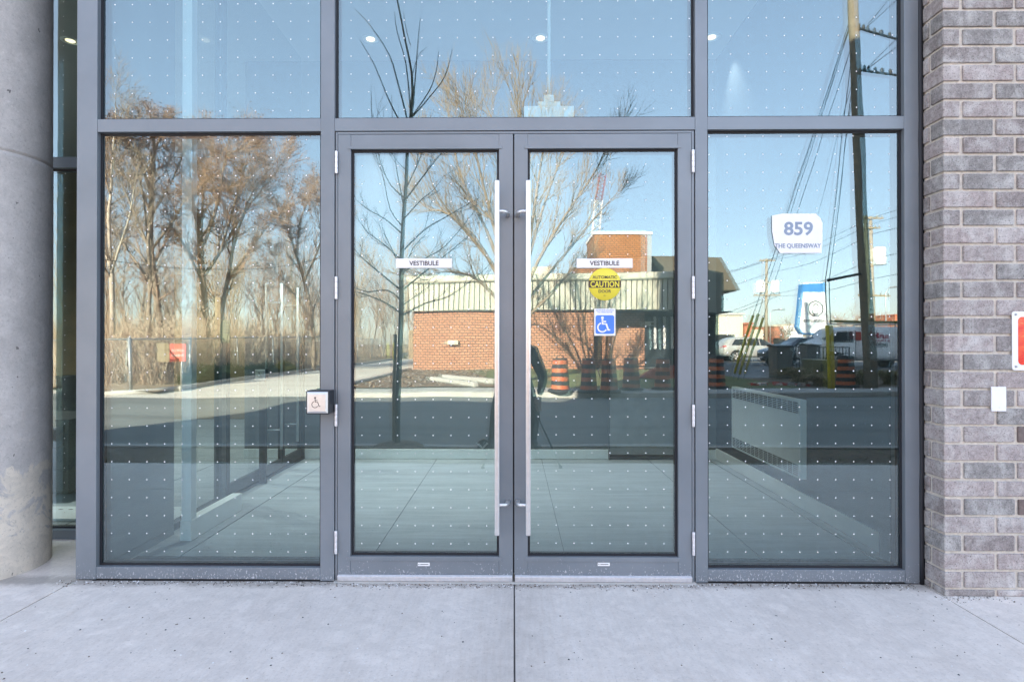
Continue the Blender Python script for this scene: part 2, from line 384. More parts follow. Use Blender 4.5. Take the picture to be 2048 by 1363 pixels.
# ================================================================== GROUND OF THE SETTING
# entrance sidewalk: slabs with sealed joints
def slabs():
    b=MB(); xs=[-14,-8.0,-5.1,-2.285,0.004,2.10,4.4,6.7,9,14]; ys=[-2.85,-1.80]; g=.0035
    rows=[(-2.85,-1.80),(-1.80,.0)]
    for i in range(len(xs)-1):
        for (y0,y1) in rows:
            gy=g if y1<0 else 0
            b.add([(xs[i]+g,y0+g,0),(xs[i+1]-g,y0+g,0),(xs[i+1]-g,y1-gy,0),(xs[i]+g,y1-gy,0)],[(0,1,2,3)])
            for (xa,xb,ya,yb) in ((xs[i]+g,xs[i+1]-g,y0+g,y0+g),(xs[i]+g,xs[i+1]-g,y1-gy,y1-gy),(xs[i]+g,xs[i]+g,y0+g,y1-gy),(xs[i+1]-g,xs[i+1]-g,y0+g,y1-gy)):
                b.add([(xa,ya,0),(xb,yb,0),(xb,yb,-.03),(xa,ya,-.03)],[(0,1,2,3)])
    b.add([(-14,0,0),(-2.20,0,0),(-2.20,.72,0),(-14,.72,0)],[(0,1,2,3)])
    return b
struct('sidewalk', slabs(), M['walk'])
b=MB(); b.poly([(-14,-2.85),(14,-2.85),(14,.02),(-14,.02)],-.012); struct('sidewalk_joint_sealant', b, M['jointfill'])
b=MB(); b.poly([(-60,-3.84),(60,-3.84),(60,-2.80),(-60,-2.80)],-.02); struct('boulevard_strip', b, M['dirt'])
b=MB(); b.poly([(-60,-2.87),(-14,-2.87),(-14,.02),(-60,.02)],-.004); b.poly([(14,-2.87),(60,-2.87),(60,.02),(14,.02)],-.004); struct('paved_frontage', b, M['kerb'])
b=MB(); b.prism([(-4.02,-.2),(-3.82,-.2),(-3.82,0),(-4.0,-.005)],'x',-60,60); struct('near_kerb', b, M['kerb'])
b=MB(); b.poly([(-90,-11.52),(90,-11.52),(90,-4.0),(-90,-4.0)],-.13); struct('road', b, M['road'])
# far side: kerb and walk east of the driveway
b=MB(); b.prism([(-11.66,-.2),(-11.5,-.2),(-11.5,-.01),(-11.66,0)],'x',-4.4,90)
for x in range(-4,90,3): b.box(x-.4+.01,x+2.6-.01,-12.75,-11.665,-.2,.004)
struct('far_walk', b, M['kerb'])
b=MB(); b.poly([(-60,-16),(60,-16),(60,-11.4),(-60,-11.4)],-.134); b.poly([(-9.5,-56),(-4.9,-56),(-4.9,-15),(-9.5,-15)],-.06);
b.add([(-9.5,-15,-.06),(-4.9,-15,-.06),(-4.4,-11.5,-.129),(-30,-11.5,-.129)],[(0,1,2,3)]); b.add([(-4.9,-56,-.06),(-4.9,-26.5,-.06),(5,-26.5,-.06),(5,-56,-.06)],[(0,1,2,3)])
struct('driveway', b, M['lot'])
b=MB(); b.prism([(-9.66,-.2),(-9.5,-.2),(-9.5,.05),(-9.66,.05)],'y',-48,-13.2)
b.tube([(-9.58,-13.3,-.02),(-9.9,-12.5,-.05),(-11,-12.1,-.1)],.08,6); struct('driveway_kerb', b, M['kerb'])
b=MB(); b.poly([(-120,-12.3),(-9.66,-12.3),(-9.66,-60),(-120,-60)],-.02); b.poly([(-120,-48.0),(-5,-48),(-5,-130),(-120,-130)],-.015); struct('woodland_floor', b, M['forestfloor'])
b=MB(); b.add([(-4.5,-12.75,.01),(-4.9,-14.2,.01),(-4.7,-23.2,.02),(8,-23.2,.02),(8,-12.75,.01)],[(0,1,2,3,4)]); struct('lawn', b, M['grass'])
b=MB(); b.poly([(-4.5,-12.75),(-.2,-12.75),(-1.2,-15.0),(-.9,-17),(-2.2,-23.1),(-4.6,-23.1),(-4.85,-14.3)],.03); struct('mulch_bed', b, M['mulch'])
b=MB(); b.tube([(-4.5,-12.7,.03),(-4.85,-13.3,.03),(-4.92,-15,.03),(-4.85,-19,.03),(-4.75,-23,.03)],.09,6); struct('island_kerb', b, M['kerb'])
b=MB(); b.poly([(8,-12.75),(70,-12.75),(70,-17.2),(8,-17.2)],.0); struct('verge', b, M['dirt'])
b=MB(); b.poly([(8,-17.2),(90,-17.2),(90,-90),(5,-90),(5,-26),(8,-26)],-.01); struct('parking_lot', b, M['lot2'])
b=MB(); b.poly([(-600,-900),(900,-900),(900,60),(-600,60)],-.30); struct('ground', b, M['ground'])

# ================================================================== STOREFRONT
SFX0,SFX1=rx(152.5,0,700),rx(1843.5,0,700)
XJL=rx(193); XML0,XML1=rx(641),rx(668.5); XMR0,XMR1=rx(1391),rx(1415.5); XJR=rx(1810)
ZT1,ZT0=rz(235),rz(260.5); ZS=rz(1136.5)
TOP=4.30; FD=.11                        # frame depth
sf=thing('entrance_storefront','dark grey aluminium storefront with dotted glass panes and double doors','storefront',(0,0,0))
def fbar(name,x0,x1,z0,z1,y0=0,y1=FD,mat='frame',parent=sf,bv=.0012):
    b=MB(); b.box(x0,x1,y0,y1,z0,z1); return part(name,b,M[mat],parent,bevel=bv)
G=.0006
fbar('mullion',SFX0,XJL,0.007,TOP,mat='scuff'); fbar('mullion',XML0,XML1,0.004,TOP,mat='scuff')
fbar('mullion',XMR0,XMR1,0.004,TOP,mat='scuff'); fbar('mullion',XJR,SFX1,0.004,TOP,mat='scuff')
for (a,c) in ((XJL,XML0),(XML1,XMR0),(XMR1,XJR)):
    fbar('transom_bar',a+G,c-G,ZT0,ZT1,y0=.0015)
for (a,c) in ((XJL,XML0),(XMR1,XJR)):
    fbar('sill_rail',a+G,c-G,.010,ZS,y0=.0015,mat='scuff')
for (a,c) in ((XJL,XML0),(XML1,XMR0),(XMR1,XJR)): fbar('head_rail',a+G,c-G,TOP-.08,TOP,y0=.0015)
TILT=random.Random(14)
def pane(x0,x1,z0,z1,parent,y=.03,th=.026,dots=None,name='glass_pane',mi=(0,1),wedge=.0022,dx=.0933,dz=.0940):
    """glass unit: outer face, inner face a hair out of parallel, frit dots just proud of the outer face, gasket round it"""
    b=MB(); tr1,tr2=TILT.uniform(-.0009,.0009),TILT.uniform(-.0006,.0006)
    cx_,cz_=(x0+x1)/2,(z0+z1)/2; Y=lambda x,z: y+(x-cx_)*tr1+(z-cz_)*tr2
    b.add([(x0,Y(x0,z0),z0),(x1,Y(x1,z0),z0),(x1,Y(x1,z1),z1),(x0,Y(x0,z1),z1)],[(0,1,2,3)],0)
    wy=wedge*(x1-x0)
    b.add([(x0,y+th,z0),(x1,y+th+wy,z0),(x1,y+th+wy,z1),(x0,y+th,z1)],[(0,1,2,3)],1)
    g=.012
    for (a,c,p,q) in ((x0,x0+g,z0,z1),(x1-g,x1,z0,z1),(x0+g,x1-g,z0,z0+g),(x0+g,x1-g,z1-g,z1)):
        b.box(a,c,y-.004,y+th+.006,p,q,2)
    if dots:
        sx,sz=dots; r=.0033
        x=sx
        while x-dx>x0+.02: x-=dx
        while x<x1-.012:
            z=sz
            while z+dz<z1-.015: z+=dz
            while z>z0+.012:
                if z<z1-.012: b.disc((x,Y(x,z)-.0009,z),r,8,'y',3)
                z-=dz
            x+=dx
    return part(name,b,[M['glassF'],M['glassB'],M['gasket'],M['dot']],parent)
pane(XJL,XML0,ZT1,TOP-.08,sf,dots=(on(222,39).x,on(222,39).z))
pane(XML1,XMR0,ZT1,TOP-.08,sf,dots=(on(699,35).x,on(699,35).z))
pane(XMR1,XJR,ZT1,TOP-.08,sf,dots=(on(1429,30).x,on(1429,30).z))
pane(XJL,XML0,ZS,ZT0,sf,dots=(on(217.5,277).x,on(217.5,277).z))
pane(XMR1,XJR,ZS,ZT0,sf,dots=(on(1422,269).x,on(1422,269).z))
b=MB(); b.box(SFX0+.01,XML1,.012,.10,-.005,.0065); part('shade_gap_strip',b,M['black'],sf); b=MB(); b.box(XMR0,SFX1-.002,.012,.10,-.005,.0065); part('shade_gap_strip',b,M['black'],sf)  # black strip painting the shade of the gap under the frames
# door frame
XDL=rx(675.5); XDR=rx(1383.5); ZD=rz(267.5)
fbar('door_frame',XML1+.004,XDL-.003,.004,ZT0-.003,y0=.006); fbar('door_frame',XDR+.003,XMR0-.004,.004,ZT0-.003,y0=.006)
fbar('door_frame',XDL-.003+G,XDR+.003-G,ZD+.003,ZT0-.003,y0=.006)
fbar('frame_backing',XML1,XMR0,ZD-.02,ZT0,y0=.075,y1=.10,mat='black'); fbar('frame_backing',XML1,XDL+.012,.0,ZD-.02,y0=.075,y1=.1,mat='black'); fbar('frame_backing',XDR-.012,XMR0,.0,ZD-.02,y0=.075,y1=.1,mat='black')
# threshold
b=MB(); b.prism([(-.022,0.0),(-.012,.006),(.10,.006),(.10,0.0)],'x',XML1+.002,XMR0-.002); part('threshold',b,M['kerb'],sf)
XC=rx(1027.3)
def door(x0,x1,gx0,gx1,gz0,gz1,hside,dots,hx):
    """leaf with stiles, rails, glass; hside = -1 hinges on the left"""
    b=MB(); y0=.002; y1=.05; zb=.036
    b.box(x0,gx0,y0,y1,zb,ZD); b.box(gx1,x1,y0,y1,zb,ZD)
    b.box(gx0+.0005,gx1-.0005,y0+.0012,y1,gz1,ZD-.0003); b.box(gx0+.0005,gx1-.0005,y0+.0012,y1,zb,gz0)
    d=part('door',b,M['scuff'],sf,bevel=.0012)
    # joint lines of the rails: slim glazing beads reaching over the stiles
    for (za,zb_) in ((gz1-.0005,gz1+.016),(gz0-.022,gz0+.0005)):
        bb=MB(); bb.box(gx0-.016,gx1+.016,y0-.0035,y0-.0003,za,zb_); part('glazing_bead',bb,M['scuff'],d,bevel=.0008)
    pane(gx0,gx1,gz0,gz1,d,y=.024,th=.02,dots=dots,wedge=.004)
    s=MB(); s.prism([(-.012,.012),(-.016,.034),(-.004,.0385),(.001,.0385),(.001,.006),(-.008,.006)],'x',x0+.003,x1-.003); part('door_sweep',s,M['alu'],d,bevel=.001)
    # pull bar
    zt,zb2=rz(369),rz(1060); h=MB(); yb=-.075
    h.box(hx-.0125,hx+.0125,yb-.0125,yb+.0125,zb2,zt); 
    o=part('pull_handle',h,M['steel'],d,bevel=.006)
    sgn=1 if hx<XC else -1
    for zz in (rz(429),rz(1001)):
        t=MB(); P=[(hx+sgn*.008,yb,zz),(hx+sgn*.028,yb,zz),(hx+sgn*.042,yb+.006,zz-.001),(hx+sgn*.05,yb+.022,zz-.002),(hx+sgn*.053,yb+.045,zz-.003),(hx+sgn*.053,.003,zz-.003)]
        t.tube(P,[.0085,.0085,.009,.010,.011,.012],12); part('standoff',t,M['steel'],o)
    # hinges
    hxx=x0-.006 if hside<0 else x1+.006
    for (pa,pb) in ((302,347),(553,598),(808,852),(1061,1107)):
        q=MB(); z1_,z0_=rz(pa),rz(pb); n=4; L=(z1_-z0_)/n
        for i in range(n): q.lathe([(0,0),(.0075,0.0006),(.0078,.002),(.0078,L-.002),(.0075,L-.0006),(0,L)],hxx,-.008,12,cz=z0_+i*L)
        part('hinge',q,M['alu'],d)
    return d
GL=(rx(701),rx(998)); GR=(rx(1055.5),rx(1356.5)); GZ=(rz(1113),rz(297))
dl=door(XDL,XC-.0035,GL[0],GL[1],GZ[0],GZ[1],-1,(on(722,329).x,on(722,329).z),rx(994,-.08))
dr=door(XC+.0035,XDR,GR[0],GR[1],GZ[0],GZ[1],1,(on(1076.7,326).x,on(1076.7,326).z),rx(1056.5,-.08))
b=MB(); b.box(XC-.03,XC+.03,.052,.06,.03,ZD); part('astragal',b,M['black'],dl)
for cx in (847.5,1207.5):
    b=MB(); p=on(cx,1127.5); b.box(p.x-.031,p.x+.031,-.0004,.0012,p.z-.0085,p.z+.0085); 
    st=solo('maker_label',b,M['sign'],'small white label stuck on the bottom rail of the %s door'%('left' if cx<1000 else 'right'),'label',(p.x,-.0002,p.z-.0085))
    bb=MB(); bb.box(p.x-.018,p.x+.024,-.0012,-.0006,p.z-.0018,p.z+.0018); bb.disc((p.x-.025,-.0009,p.z),.003,8); part('fine_print',bb,M['greyink'],st)

# ---- push button box on the left mullion
c0=on(612,781,-.085); c1=on(663,828,-.085)
pb=thing('door_push_button','square steel wheelchair push button in black box on left mullion','push button',(0,0,0))
bx0,bx1,bz0,bz1=c0.x,c0.x+.117,c1.z+.0,c0.z
b=MB(); b.box(bx0,bx1,-.085,-.001,bz0,bz1); part('box',b,M['blackplastic'],pb,bevel=.004)
def plate(parent,x0,x1,z0,z1,y,dirn=-1):
    b=MB(); i=.010
    o=[(x0,z0),(x1,z0),(x1,z1),(x0,z1)]; q=[(x0+i,z0+i),(x1-i,z0+i),(x1-i,z1-i),(x0+i,z1-i)]
    vs_=[(x,y,z) for x,z in o]+[(x,y+dirn*.007,z) for x,z in q]
    b.add(vs_,[(0,1,5,4),(1,2,6,5),(2,3,7,6),(3,0,4,7),(4,5,6,7)]); return part('steel_plate',b,M['steel'],parent)
pl=plate(pb,bx0+.006,bx1-.006,bz0+.006,bz1-.006,-.0855)
def wheelchair(parent,cx,cz,h,y,mat,th=.0006,flip=1,name='wheelchair_symbol',wd=.05):
    """access symbol of height h as bent ribbons"""
    b=MB(); s=h
    def P(u,v): return (cx+flip*u*s, cz+v*s)
    def rib(pts,w_):
        n=len(pts); L=[];Rr=[]
        for i in range(n):
            a=pts[max(i-1,0)]; c=pts[min(i+1,n-1)]; dx,dz=c[0]-a[0],c[1]-a[1]; l=math.hypot(dx,dz) or 1
            nx,nz=-dz/l*w_*s/2,dx/l*w_*s/2; L.append((pts[i][0]+nx,pts[i][1]+nz)); Rr.append((pts[i][0]-nx,pts[i][1]-nz))
        for i in range(n-1):
            b.add([(L[i][0],y,L[i][1]),(Rr[i][0],y,Rr[i][1]),(Rr[i+1][0],y,Rr[i+1][1]),(L[i+1][0],y,L[i+1][1])],[(0,1,2,3)])
    b.disc((P(-.10,.42)[0],y,P(-.10,.42)[1]),.085*s,14)
    rib([P(-.10,.33),P(-.085,.05),P(.13,.05),P(.26,-.33),P(.36,-.29)],wd*1.3)
    rib([P(-.09,.20),P(.12,.19)],wd*1.1)
    rib([P(-.11+.27*math.cos(R(a)),-.16+.27*math.sin(R(a))) for a in range(105,345,12)],wd)
    return part(name,b,mat,parent)
wheelchair(pl,(bx0+bx1)/2-.004,(bz0+bz1)/2,.058,-.0932,M['ink'],wd=.055)

# ---- signs on the door glass
def vsign(cx,side):
    a=on(cx-56,517,.02); c=on(cx+56,535.5,.02)
    s=thing('vestibule_sign','white VESTIBULE plate on the %s door glass'%side,'sign',((a.x+c.x)/2,.022,c.z))
    b=MB(); b.box(a.x,c.x,.018,.0225,c.z,a.z); part('plate',b,M['sign'],s,bevel=.0008)
    text('lettering','VESTIBULE',.0235,M['ink'],s,((a.x+c.x)/2,.0172,(a.z+c.z)/2),bold=.02,width=.153)
vsign(848,'left'); vsign(1209,'right')
cs=thing('caution_sticker','round yellow AUTOMATIC CAUTION DOOR sticker with dark band','sticker',tuple(on(1209.5,568,.022)))
p=on(1209.5,568,.022); r=.0845
b=MB(); b.lathe([(0,-.0012),(r-.0006,-.0012),(r,0),(r,.001)],p.x,.0225,48,cz=p.z,axis='y'); part('disc',b,M['yellow'],cs)
b=MB(); hb=.0195; n=14
pts=[(p.x+r*math.sin(a),p.z+r*math.cos(a)) for a in [math.acos(hb/r)+i*(math.pi-2*math.acos(hb/r))/n for i in range(n+1)]]
pts+= [(2*p.x-x,z) for x,z in reversed(pts)]
b.add([(x,.0206,z) for x,z in pts],[tuple(range(len(pts)))]); part('band',b,M['darkband'],cs)
text('lettering','AUTOMATIC',.0155,M['ink'],cs,(p.x,.0203,p.z+.0365),bold=.012,width=.128)
text('lettering','CAUTION',.030,M['yellow'],cs,(p.x,.0198,p.z),bold=.03,width=.150)
text('lettering','DOOR',.0165,M['ink'],cs,(p.x,.0203,p.z-.0365),bold=.012,width=.065)
text('lettering','J.L.',.007,M['ink'],cs,(p.x,.0203,p.z-.060))
hsn=thing('access_sticker','blue and white wheelchair symbol sticker reading activate switch to open door','sticker',tuple(on(1210,671,.022)))
a=on(1188.5,617,.02); c=on(1231,671,.02)
b=MB(); b.box(a.x,c.x,.0205,.0225,c.z,a.z); part('backing',b,M['sign'],hsn,bevel=.0008)
cx=(a.x+c.x)/2; zc=c.z+.058; s2=.0485; b=MB()
n=6; rr=.010; pts=[]
for (qx,qz,a0) in ((1,1,0),(-1,1,90),(-1,-1,180),(1,-1,270)):
    for i in range(n+1):
        t=R(a0+90*i/n); pts.append((cx+qx*(s2-rr)+rr*math.cos(t),zc+qz*(s2-rr)+rr*math.sin(t)))
b.add([(x,.0200,z) for x,z in pts],[tuple(range(len(pts)))]); part('blue_field',b,M['blue'],hsn)
wheelchair(hsn,cx-.004,zc-.001,.086,.0195,M['sign'],wd=.085)
text('lettering','ACTIVATE SWITCH',.0062,M['blue'],hsn,(cx,.0200,a.z-.0085),width=.094)
text('lettering','TO OPEN DOOR',.0062,M['blue'],hsn,(cx,.0200,a.z-.0185),width=.078)
# ---- address paper taped behind the right pane
ad=thing('address_notice','white paper reading 859 THE QUEENSWAY taped on the right pane','notice',tuple(on(1594,506,.026)))
pp=[(1544,431),(1565,427),(1632,427),(1641,436),(1645,446),(1645,480),(1643,506),(1560,506),(1549,490),(1544,462)]
b=MB(); b.add([tuple(on(x,y,.0262)) for x,y in pp]+[tuple(on(x,y,.0268)) for x,y in pp],[tuple(range(len(pp))),tuple(range(2*len(pp)-1,len(pp)-1,-1))]); part('sheet',b,M['paper'],ad)
q=on(1597,457,.0254); text('lettering','859',.066,M['fadedink'],ad,tuple(q),bold=.035,width=.150)
q=on(1596,492,.0254); text('lettering','THE QUEENSWAY',.0225,M['fadedink'],ad,tuple(q),bold=.02,width=.238)
# ---- white conduit, junction box behind the head of the doors
jb=thing('junction_box','white conduit drop ending in stacked white boxes above right door','junction box',tuple(on(1098,232,.13)))
def pxbox(b,x0,x1,y0,y1,ya,yb):
    a=on(x0,y0,ya); c=on(x1,y1,ya); b.box(a.x,c.x,ya,yb,c.z,a.z)
b=MB(); pxbox(b,1048,1148,212,262,.12,.16); part('wide_box',b,M['white'],jb,bevel=.002)
b=MB(); pxbox(b,1076,1121,203,211.6,.125,.155); part('bracket',b,M['white'],jb,bevel=.001)
b=MB(); pxbox(b,1088,1108,190,202.6,.125,.15); part('connector',b,M['white'],jb,bevel=.002)
a=on(1098,192,.135); b=MB(); b.tube([(a.x,.137,a.z),(a.x,.137,4.27)],.0095,10); part('conduit',b,M['white'],jb)

# ================================================================== RECESSED SIDE GLAZING on the left
SY=.66
sg=thing('side_glazing','recessed glazed wall strip between concrete column and storefront','glazing',(-3.4,SY,0))
def sbar(name,x0,x1,z0,z1,mat='frame',y0=SY-.04,y1=SY+.06):
    b=MB(); b.box(x0,x1,y0,y1,z0,z1); return part(name,b,M[mat],sg,bevel=.0012)
zs=on(130,1062,SY).z; zt1=on(130,318,SY).z; zt0=on(130,339,SY).z
sbar('sill_rail',-5.6,-2.27,0,on(130,1055,SY).z); sbar('transom_bar',-5.6,-2.27,zt0,zt1); sbar('head_rail',-5.6,-2.27,TOP-.08,TOP); sbar('mullion',-5.7,-5.6,0,TOP)
def spane(z0,z1,d):
    return pane(-5.6,-2.27,z0,z1,sg,y=SY,th=.026,dots=d,dx=.0933,wedge=.0)
q=on(127,4,SY); spane(zt1,TOP-.08,(q.x,q.z)); q=on(131,347,SY); spane(on(130,1055,SY).z,zt0,(q.x,q.z))
b=MB(); b.box(-2.27,-2.2,FD+.001,SY+.06,0,TOP); part('return_panel',b,M['frame'],sg)
# ================================================================== VESTIBULE AND LOBBY
b=MB(); b.poly([(-9,.0),(2.3,.0),(2.3,7),(-9,7)],-.004); struct('lobby_floor', b, M['tile'])
b=MB()
for x in (-.82,.30,1.43,-1.94,-3.06): b.box(x-.0015,x+.0015,.02,3.16,-.002,.0005)
for y in (1.7,): b.box(-2.2,2.1,y-.001,y+.001,-.002,.0004) if False else None
b.box(2.07,2.074,.3,3.1,-.002,.0005); struct('grout_and_shadow_line', b, M['grout'])  # first strip: the right baseboard's shadow line drawn on the floor
b=MB(); b.box(XJL,XML0,.06,.33,.0006,.006); b.box(XMR1,XJR+.1,.06,.33,.0006,.006); struct('dark_floor_strip', b, M['blackplastic'])  # thin dark strip on the floor behind each side pane
b=MB(); b.box(-9,2.4,.0,7,TOP-.02,TOP+.1); struct('lobby_ceiling', b, M['ceiling'])
iw=thing('back_wall','dark grey back wall of the vestibule with white baseboard','wall',(0,3.16,0))
b=MB(); b.box(-2.9,2.25,3.16,3.26,0,TOP-.025); part('wall_panel',b,M['greywall'],iw)
zb=on(1100,898,3.16).z
b=MB(); b.box(-2.9,rx(1218.5,3.15),3.145,3.1595,.0,zb+.0); b.box(rx(1420,3.15)-.3,2.168,3.145,3.1595,.0,zb); part('baseboard',b,M['offwhite'],iw,bevel=.002)
rw=thing('right_wall','dark grey right wall of the vestibule with white baseboard','wall',(2.17,.38,0))
b=MB(); b.box(2.17,2.27,.38,3.159,0,TOP-.025); part('wall_panel',b,M['charcoal'],rw)
b=MB(); b.box(2.155,2.1695,.38,3.144,.0,.118); part('baseboard',b,M['offwhite'],rw,bevel=.002)
b=MB(); b.box(2.12,2.30,FD+.01,.378,0,TOP-.025); part('end_reveal',b,M['charcoal'],rw)
# pale interior door panel in the back wall
idr=thing('interior_door','pale grey interior door in the vestibule back wall','door',(1.5,3.14,0))
a=on(1219,690,3.13); b=MB(); b.box(a.x,2.02,3.118,3.144,.055,2.15); part('leaf',b,simple('pale door paint',(.26,.27,.27),.4),idr,bevel=.002)
b=MB(); b.box(a.x,2.02,3.122,3.144,.03,.054); part('bottom_seal',b,M['black'],idr)
b=MB(); b.box(a.x-.012,a.x-.001,3.11,3.159,.0,2.17); b.box(a.x-.001,2.04,3.11,3.159,2.152,2.17); part('door_frame',b,M['greywall'],idr)
# left pier with baseboard and glazed partition
lp=thing('left_pier','white pier with tall white baseboard on the left of the vestibule','pier',(-2.12,.6,0))
pa=on(363.5,700,.60); pc=on(383,700,.60)
b=MB(); b.box(pa.x,pc.x,.60,.66,.126,TOP-.025); part('post',b,M['white'],lp,bevel=.001)
b=MB(); b.box(pa.x-.004,pc.x+.004,.594,1.26,.0,.1255); part('baseboard',b,M['offwhite'],lp,bevel=.002)
gp=thing('glass_partition','glazed partition with twin glass doors and steel pulls left of vestibule','partition',(-2.27,.2,0))
def gbar(name,y0,y1,z0,z1,mat='charcoal',x0=-2.30,x1=-2.24):
    b=MB(); b.box(x0,x1,y0,y1,z0,z1); return part(name,b,M[mat],gp,bevel=.001)
gbar('sill',.12,1.40,0,.045); gbar('sill',2.0,3.14,0.0,.02); gbar('door_post',1.40,1.47,0,TOP-.03,'greywall'); gbar('head',1.47,3.14,2.35,2.43); gbar('door_post',3.08,3.14,.02,2.35)
gbar('sill',1.47,2.0,0,.02)
def gpl(y0,y1,z0,z1,name='glass_pane',parent=gp):
    b=MB(); b.add([(-2.262,y0,z0),(-2.262,y1,z0),(-2.262,y1,z1),(-2.262,y0,z1)],[(0,1,2,3)],0); return part(name,b,[M['glassC']],parent)
m=bpy.data.materials.new('clear interior glass'); m.use_nodes=True; n=m.node_tree; n.nodes.clear(); o=n.nodes.new('ShaderNodeOutputMaterial')
tr=n.nodes.new('ShaderNodeBsdfTransparent'); tr.inputs[0].default_value=(.80,.86,.85,1); gl=n.nodes.new('ShaderNodeBsdfGlossy'); gl.inputs['Roughness'].default_value=0; fr=n.nodes.new('ShaderNodeFresnel'); mx=n.nodes.new('ShaderNodeMixShader')
n.links.new(fr.outputs[0],mx.inputs[0]); n.links.new(tr.outputs[0],mx.inputs[1]); n.links.new(gl.outputs[0],mx.inputs[2]); n.links.new(mx.outputs[0],o.inputs[0]); M['glassC']=m
gpl(.14,1.40,.045,TOP-.03); gpl(1.47,3.08,2.43,TOP-.03)
for (y0,y1,yh) in ((1.50,2.575,2.40),(2.585,3.07,2.80)):
    b=MB(); b.box(-2.275,-2.25,y0,y0+.05,.03,2.34); b.box(-2.275,-2.25,y1-.05,y1,.03,2.34); b.box(-2.275,-2.25,y0+.05,y1-.05,.03,.12); b.box(-2.275,-2.25,y0+.05,y1-.05,2.26,2.34)
    d=part('glass_door',b,M['charcoal'],gp,bevel=.001); gpl(y0+.05,y1-.05,.12,2.26,parent=d)
    for xo in (-2.33,-2.19):
        t=MB(); t.tube([(xo,yh,.24),(xo,yh,1.80)],.0125,10); hh=part('pull_bar',t,M['galv'],d)
    t=MB()
    for zz in (.42,1.62): t.tube([(-2.33,yh,zz),(-2.19,yh,zz)],.007,8)
    part('pull_stem',t,M['steel'],d)
# inside push button
ib=thing('inside_push_button','small steel wheelchair push plate on the left partition','push button',(-2.25,1.9,.9))
a=on(520,749,2.0); b=MB(); b.box(a.x-.05,a.x+.05,2.0,2.05,a.z-.05,a.z+.05); part('box',b,M['blackplastic'],ib,bevel=.003)
OFFp=plate(ib,a.x-.046,a.x+.046,a.z-.046,a.z+.046,1.9995); wheelchair(OFFp,a.x,a.z,.05,1.9918,M['ink'])
b=MB(); b.box(a.x-.03,a.x+.03,2.05,2.08,0.0,a.z+.04); part('post',b,M['charcoal'],ib)
# wall heater on the right wall
ht=thing('wall_heater','white wall convector heater with louvred grilles on right wall','heater',(2.15,1.0,.3))
def onx(px,py,x=2.12):
    d=ray(px,py); return CAMP+d*((x-CAMP.x)/d.x)
HA=onx(1463,774); HB=onx(1600,797); hb0=onx(1463,888).z; 
HY0,HY1=HB.y,HA.y; HZ1=(HA.z+onx(1600,797).z)/2; HZ0=(onx(1463,893).z+onx(1600,959).z)/2
b=MB(); b.box(2.12,2.1695,HY0,HY1,HZ0,HZ1); hbody=part('cabinet',b,M['white'],ht,bevel=.003)
for (za,zb2) in ((HZ1-.105,HZ1-.02),(HZ0+.02,HZ0+.105)):
    b=MB(); ya,yb_=HY0+.02,HY1-.03; b.box(2.1165,2.119,ya,yb_,za,zb2,0)
    n=15; st=(yb_-ya)/n
    for i in range(n+1): b.box(2.1152,2.1163,ya+i*st-.003,ya+i*st+.003,za,zb2,1)
    k=6
    for j in range(k+1): z=za+(zb2-za)*j/k; b.box(2.1135,2.1163,ya,yb_,z-.0014,z+.0014,1)
    part('grille',b,[M['black'],M['white']],hbody)
# lobby things seen in the strip beside the column
lw=thing('lobby_wall','dark brown panelled lobby wall glimpsed beside the column','wall',(-5.5,6.3,0))
b=MB(); b.box(-9,-2.9,6.3,6.4,0,TOP-.025); part('wall_panel',b,M['brownwall'],lw)
b=MB(); b.box(-2.9,-2.8,3.262,6.3,0,TOP-.025); part('side_panel',b,M['greywall'],lw); b=MB(); b.box(-9.1,-9,.7,6.3,0,TOP-.025); part('end_panel',b,M['brownwall'],lw)
b=MB(); b.box(-6.5,-4.2,6.2,6.295,2.35,2.42); part('shelf_rail',b,M['wood'],lw)
p_=on(133,838,5.8); vs2=thing('floor_planter','tall black tapered planter standing in the lobby','planter',(p_.x,5.8,0))
b=MB(); b.lathe([(0,0),(.17,0),(.20,.02),(.14,.72),(.15,.74),(.12,.74),(.11,.6),(0,.6)],p_.x,5.8,28); part('pot',b,M['black'],vs2)
cb_=on(118,1003,1.6); cbn=thing('lobby_cabinet','black drawer cabinet behind the glass beside the column','cabinet',(cb_.x-.3,1.7,0))
b=MB(); b.box(cb_.x-.62,cb_.x+.06,1.62,2.2,.02,.62); bd=part('carcass',b,M['black'],cbn,bevel=.006)
for i in range(3): 
    b=MB(); b.box(cb_.x-.60,cb_.x+.03,1.602,1.6195,.05+i*.18,.21+i*.18); part('drawer',b,M['blackplastic'],cbn,bevel=.004)
b=MB(); b.box(-5.6,-2.3,.98,1.28,.0,.018,0)
x=-5.5
while x<-2.3: b.disc((x,1.20,.0186),.018,8,'z',1,ry=.010); x+=.075
solo('floor_vent',b,[M['white'],M['black']],'white slotted floor vent inside the side glazing','vent',(-3.9,1.13,0))
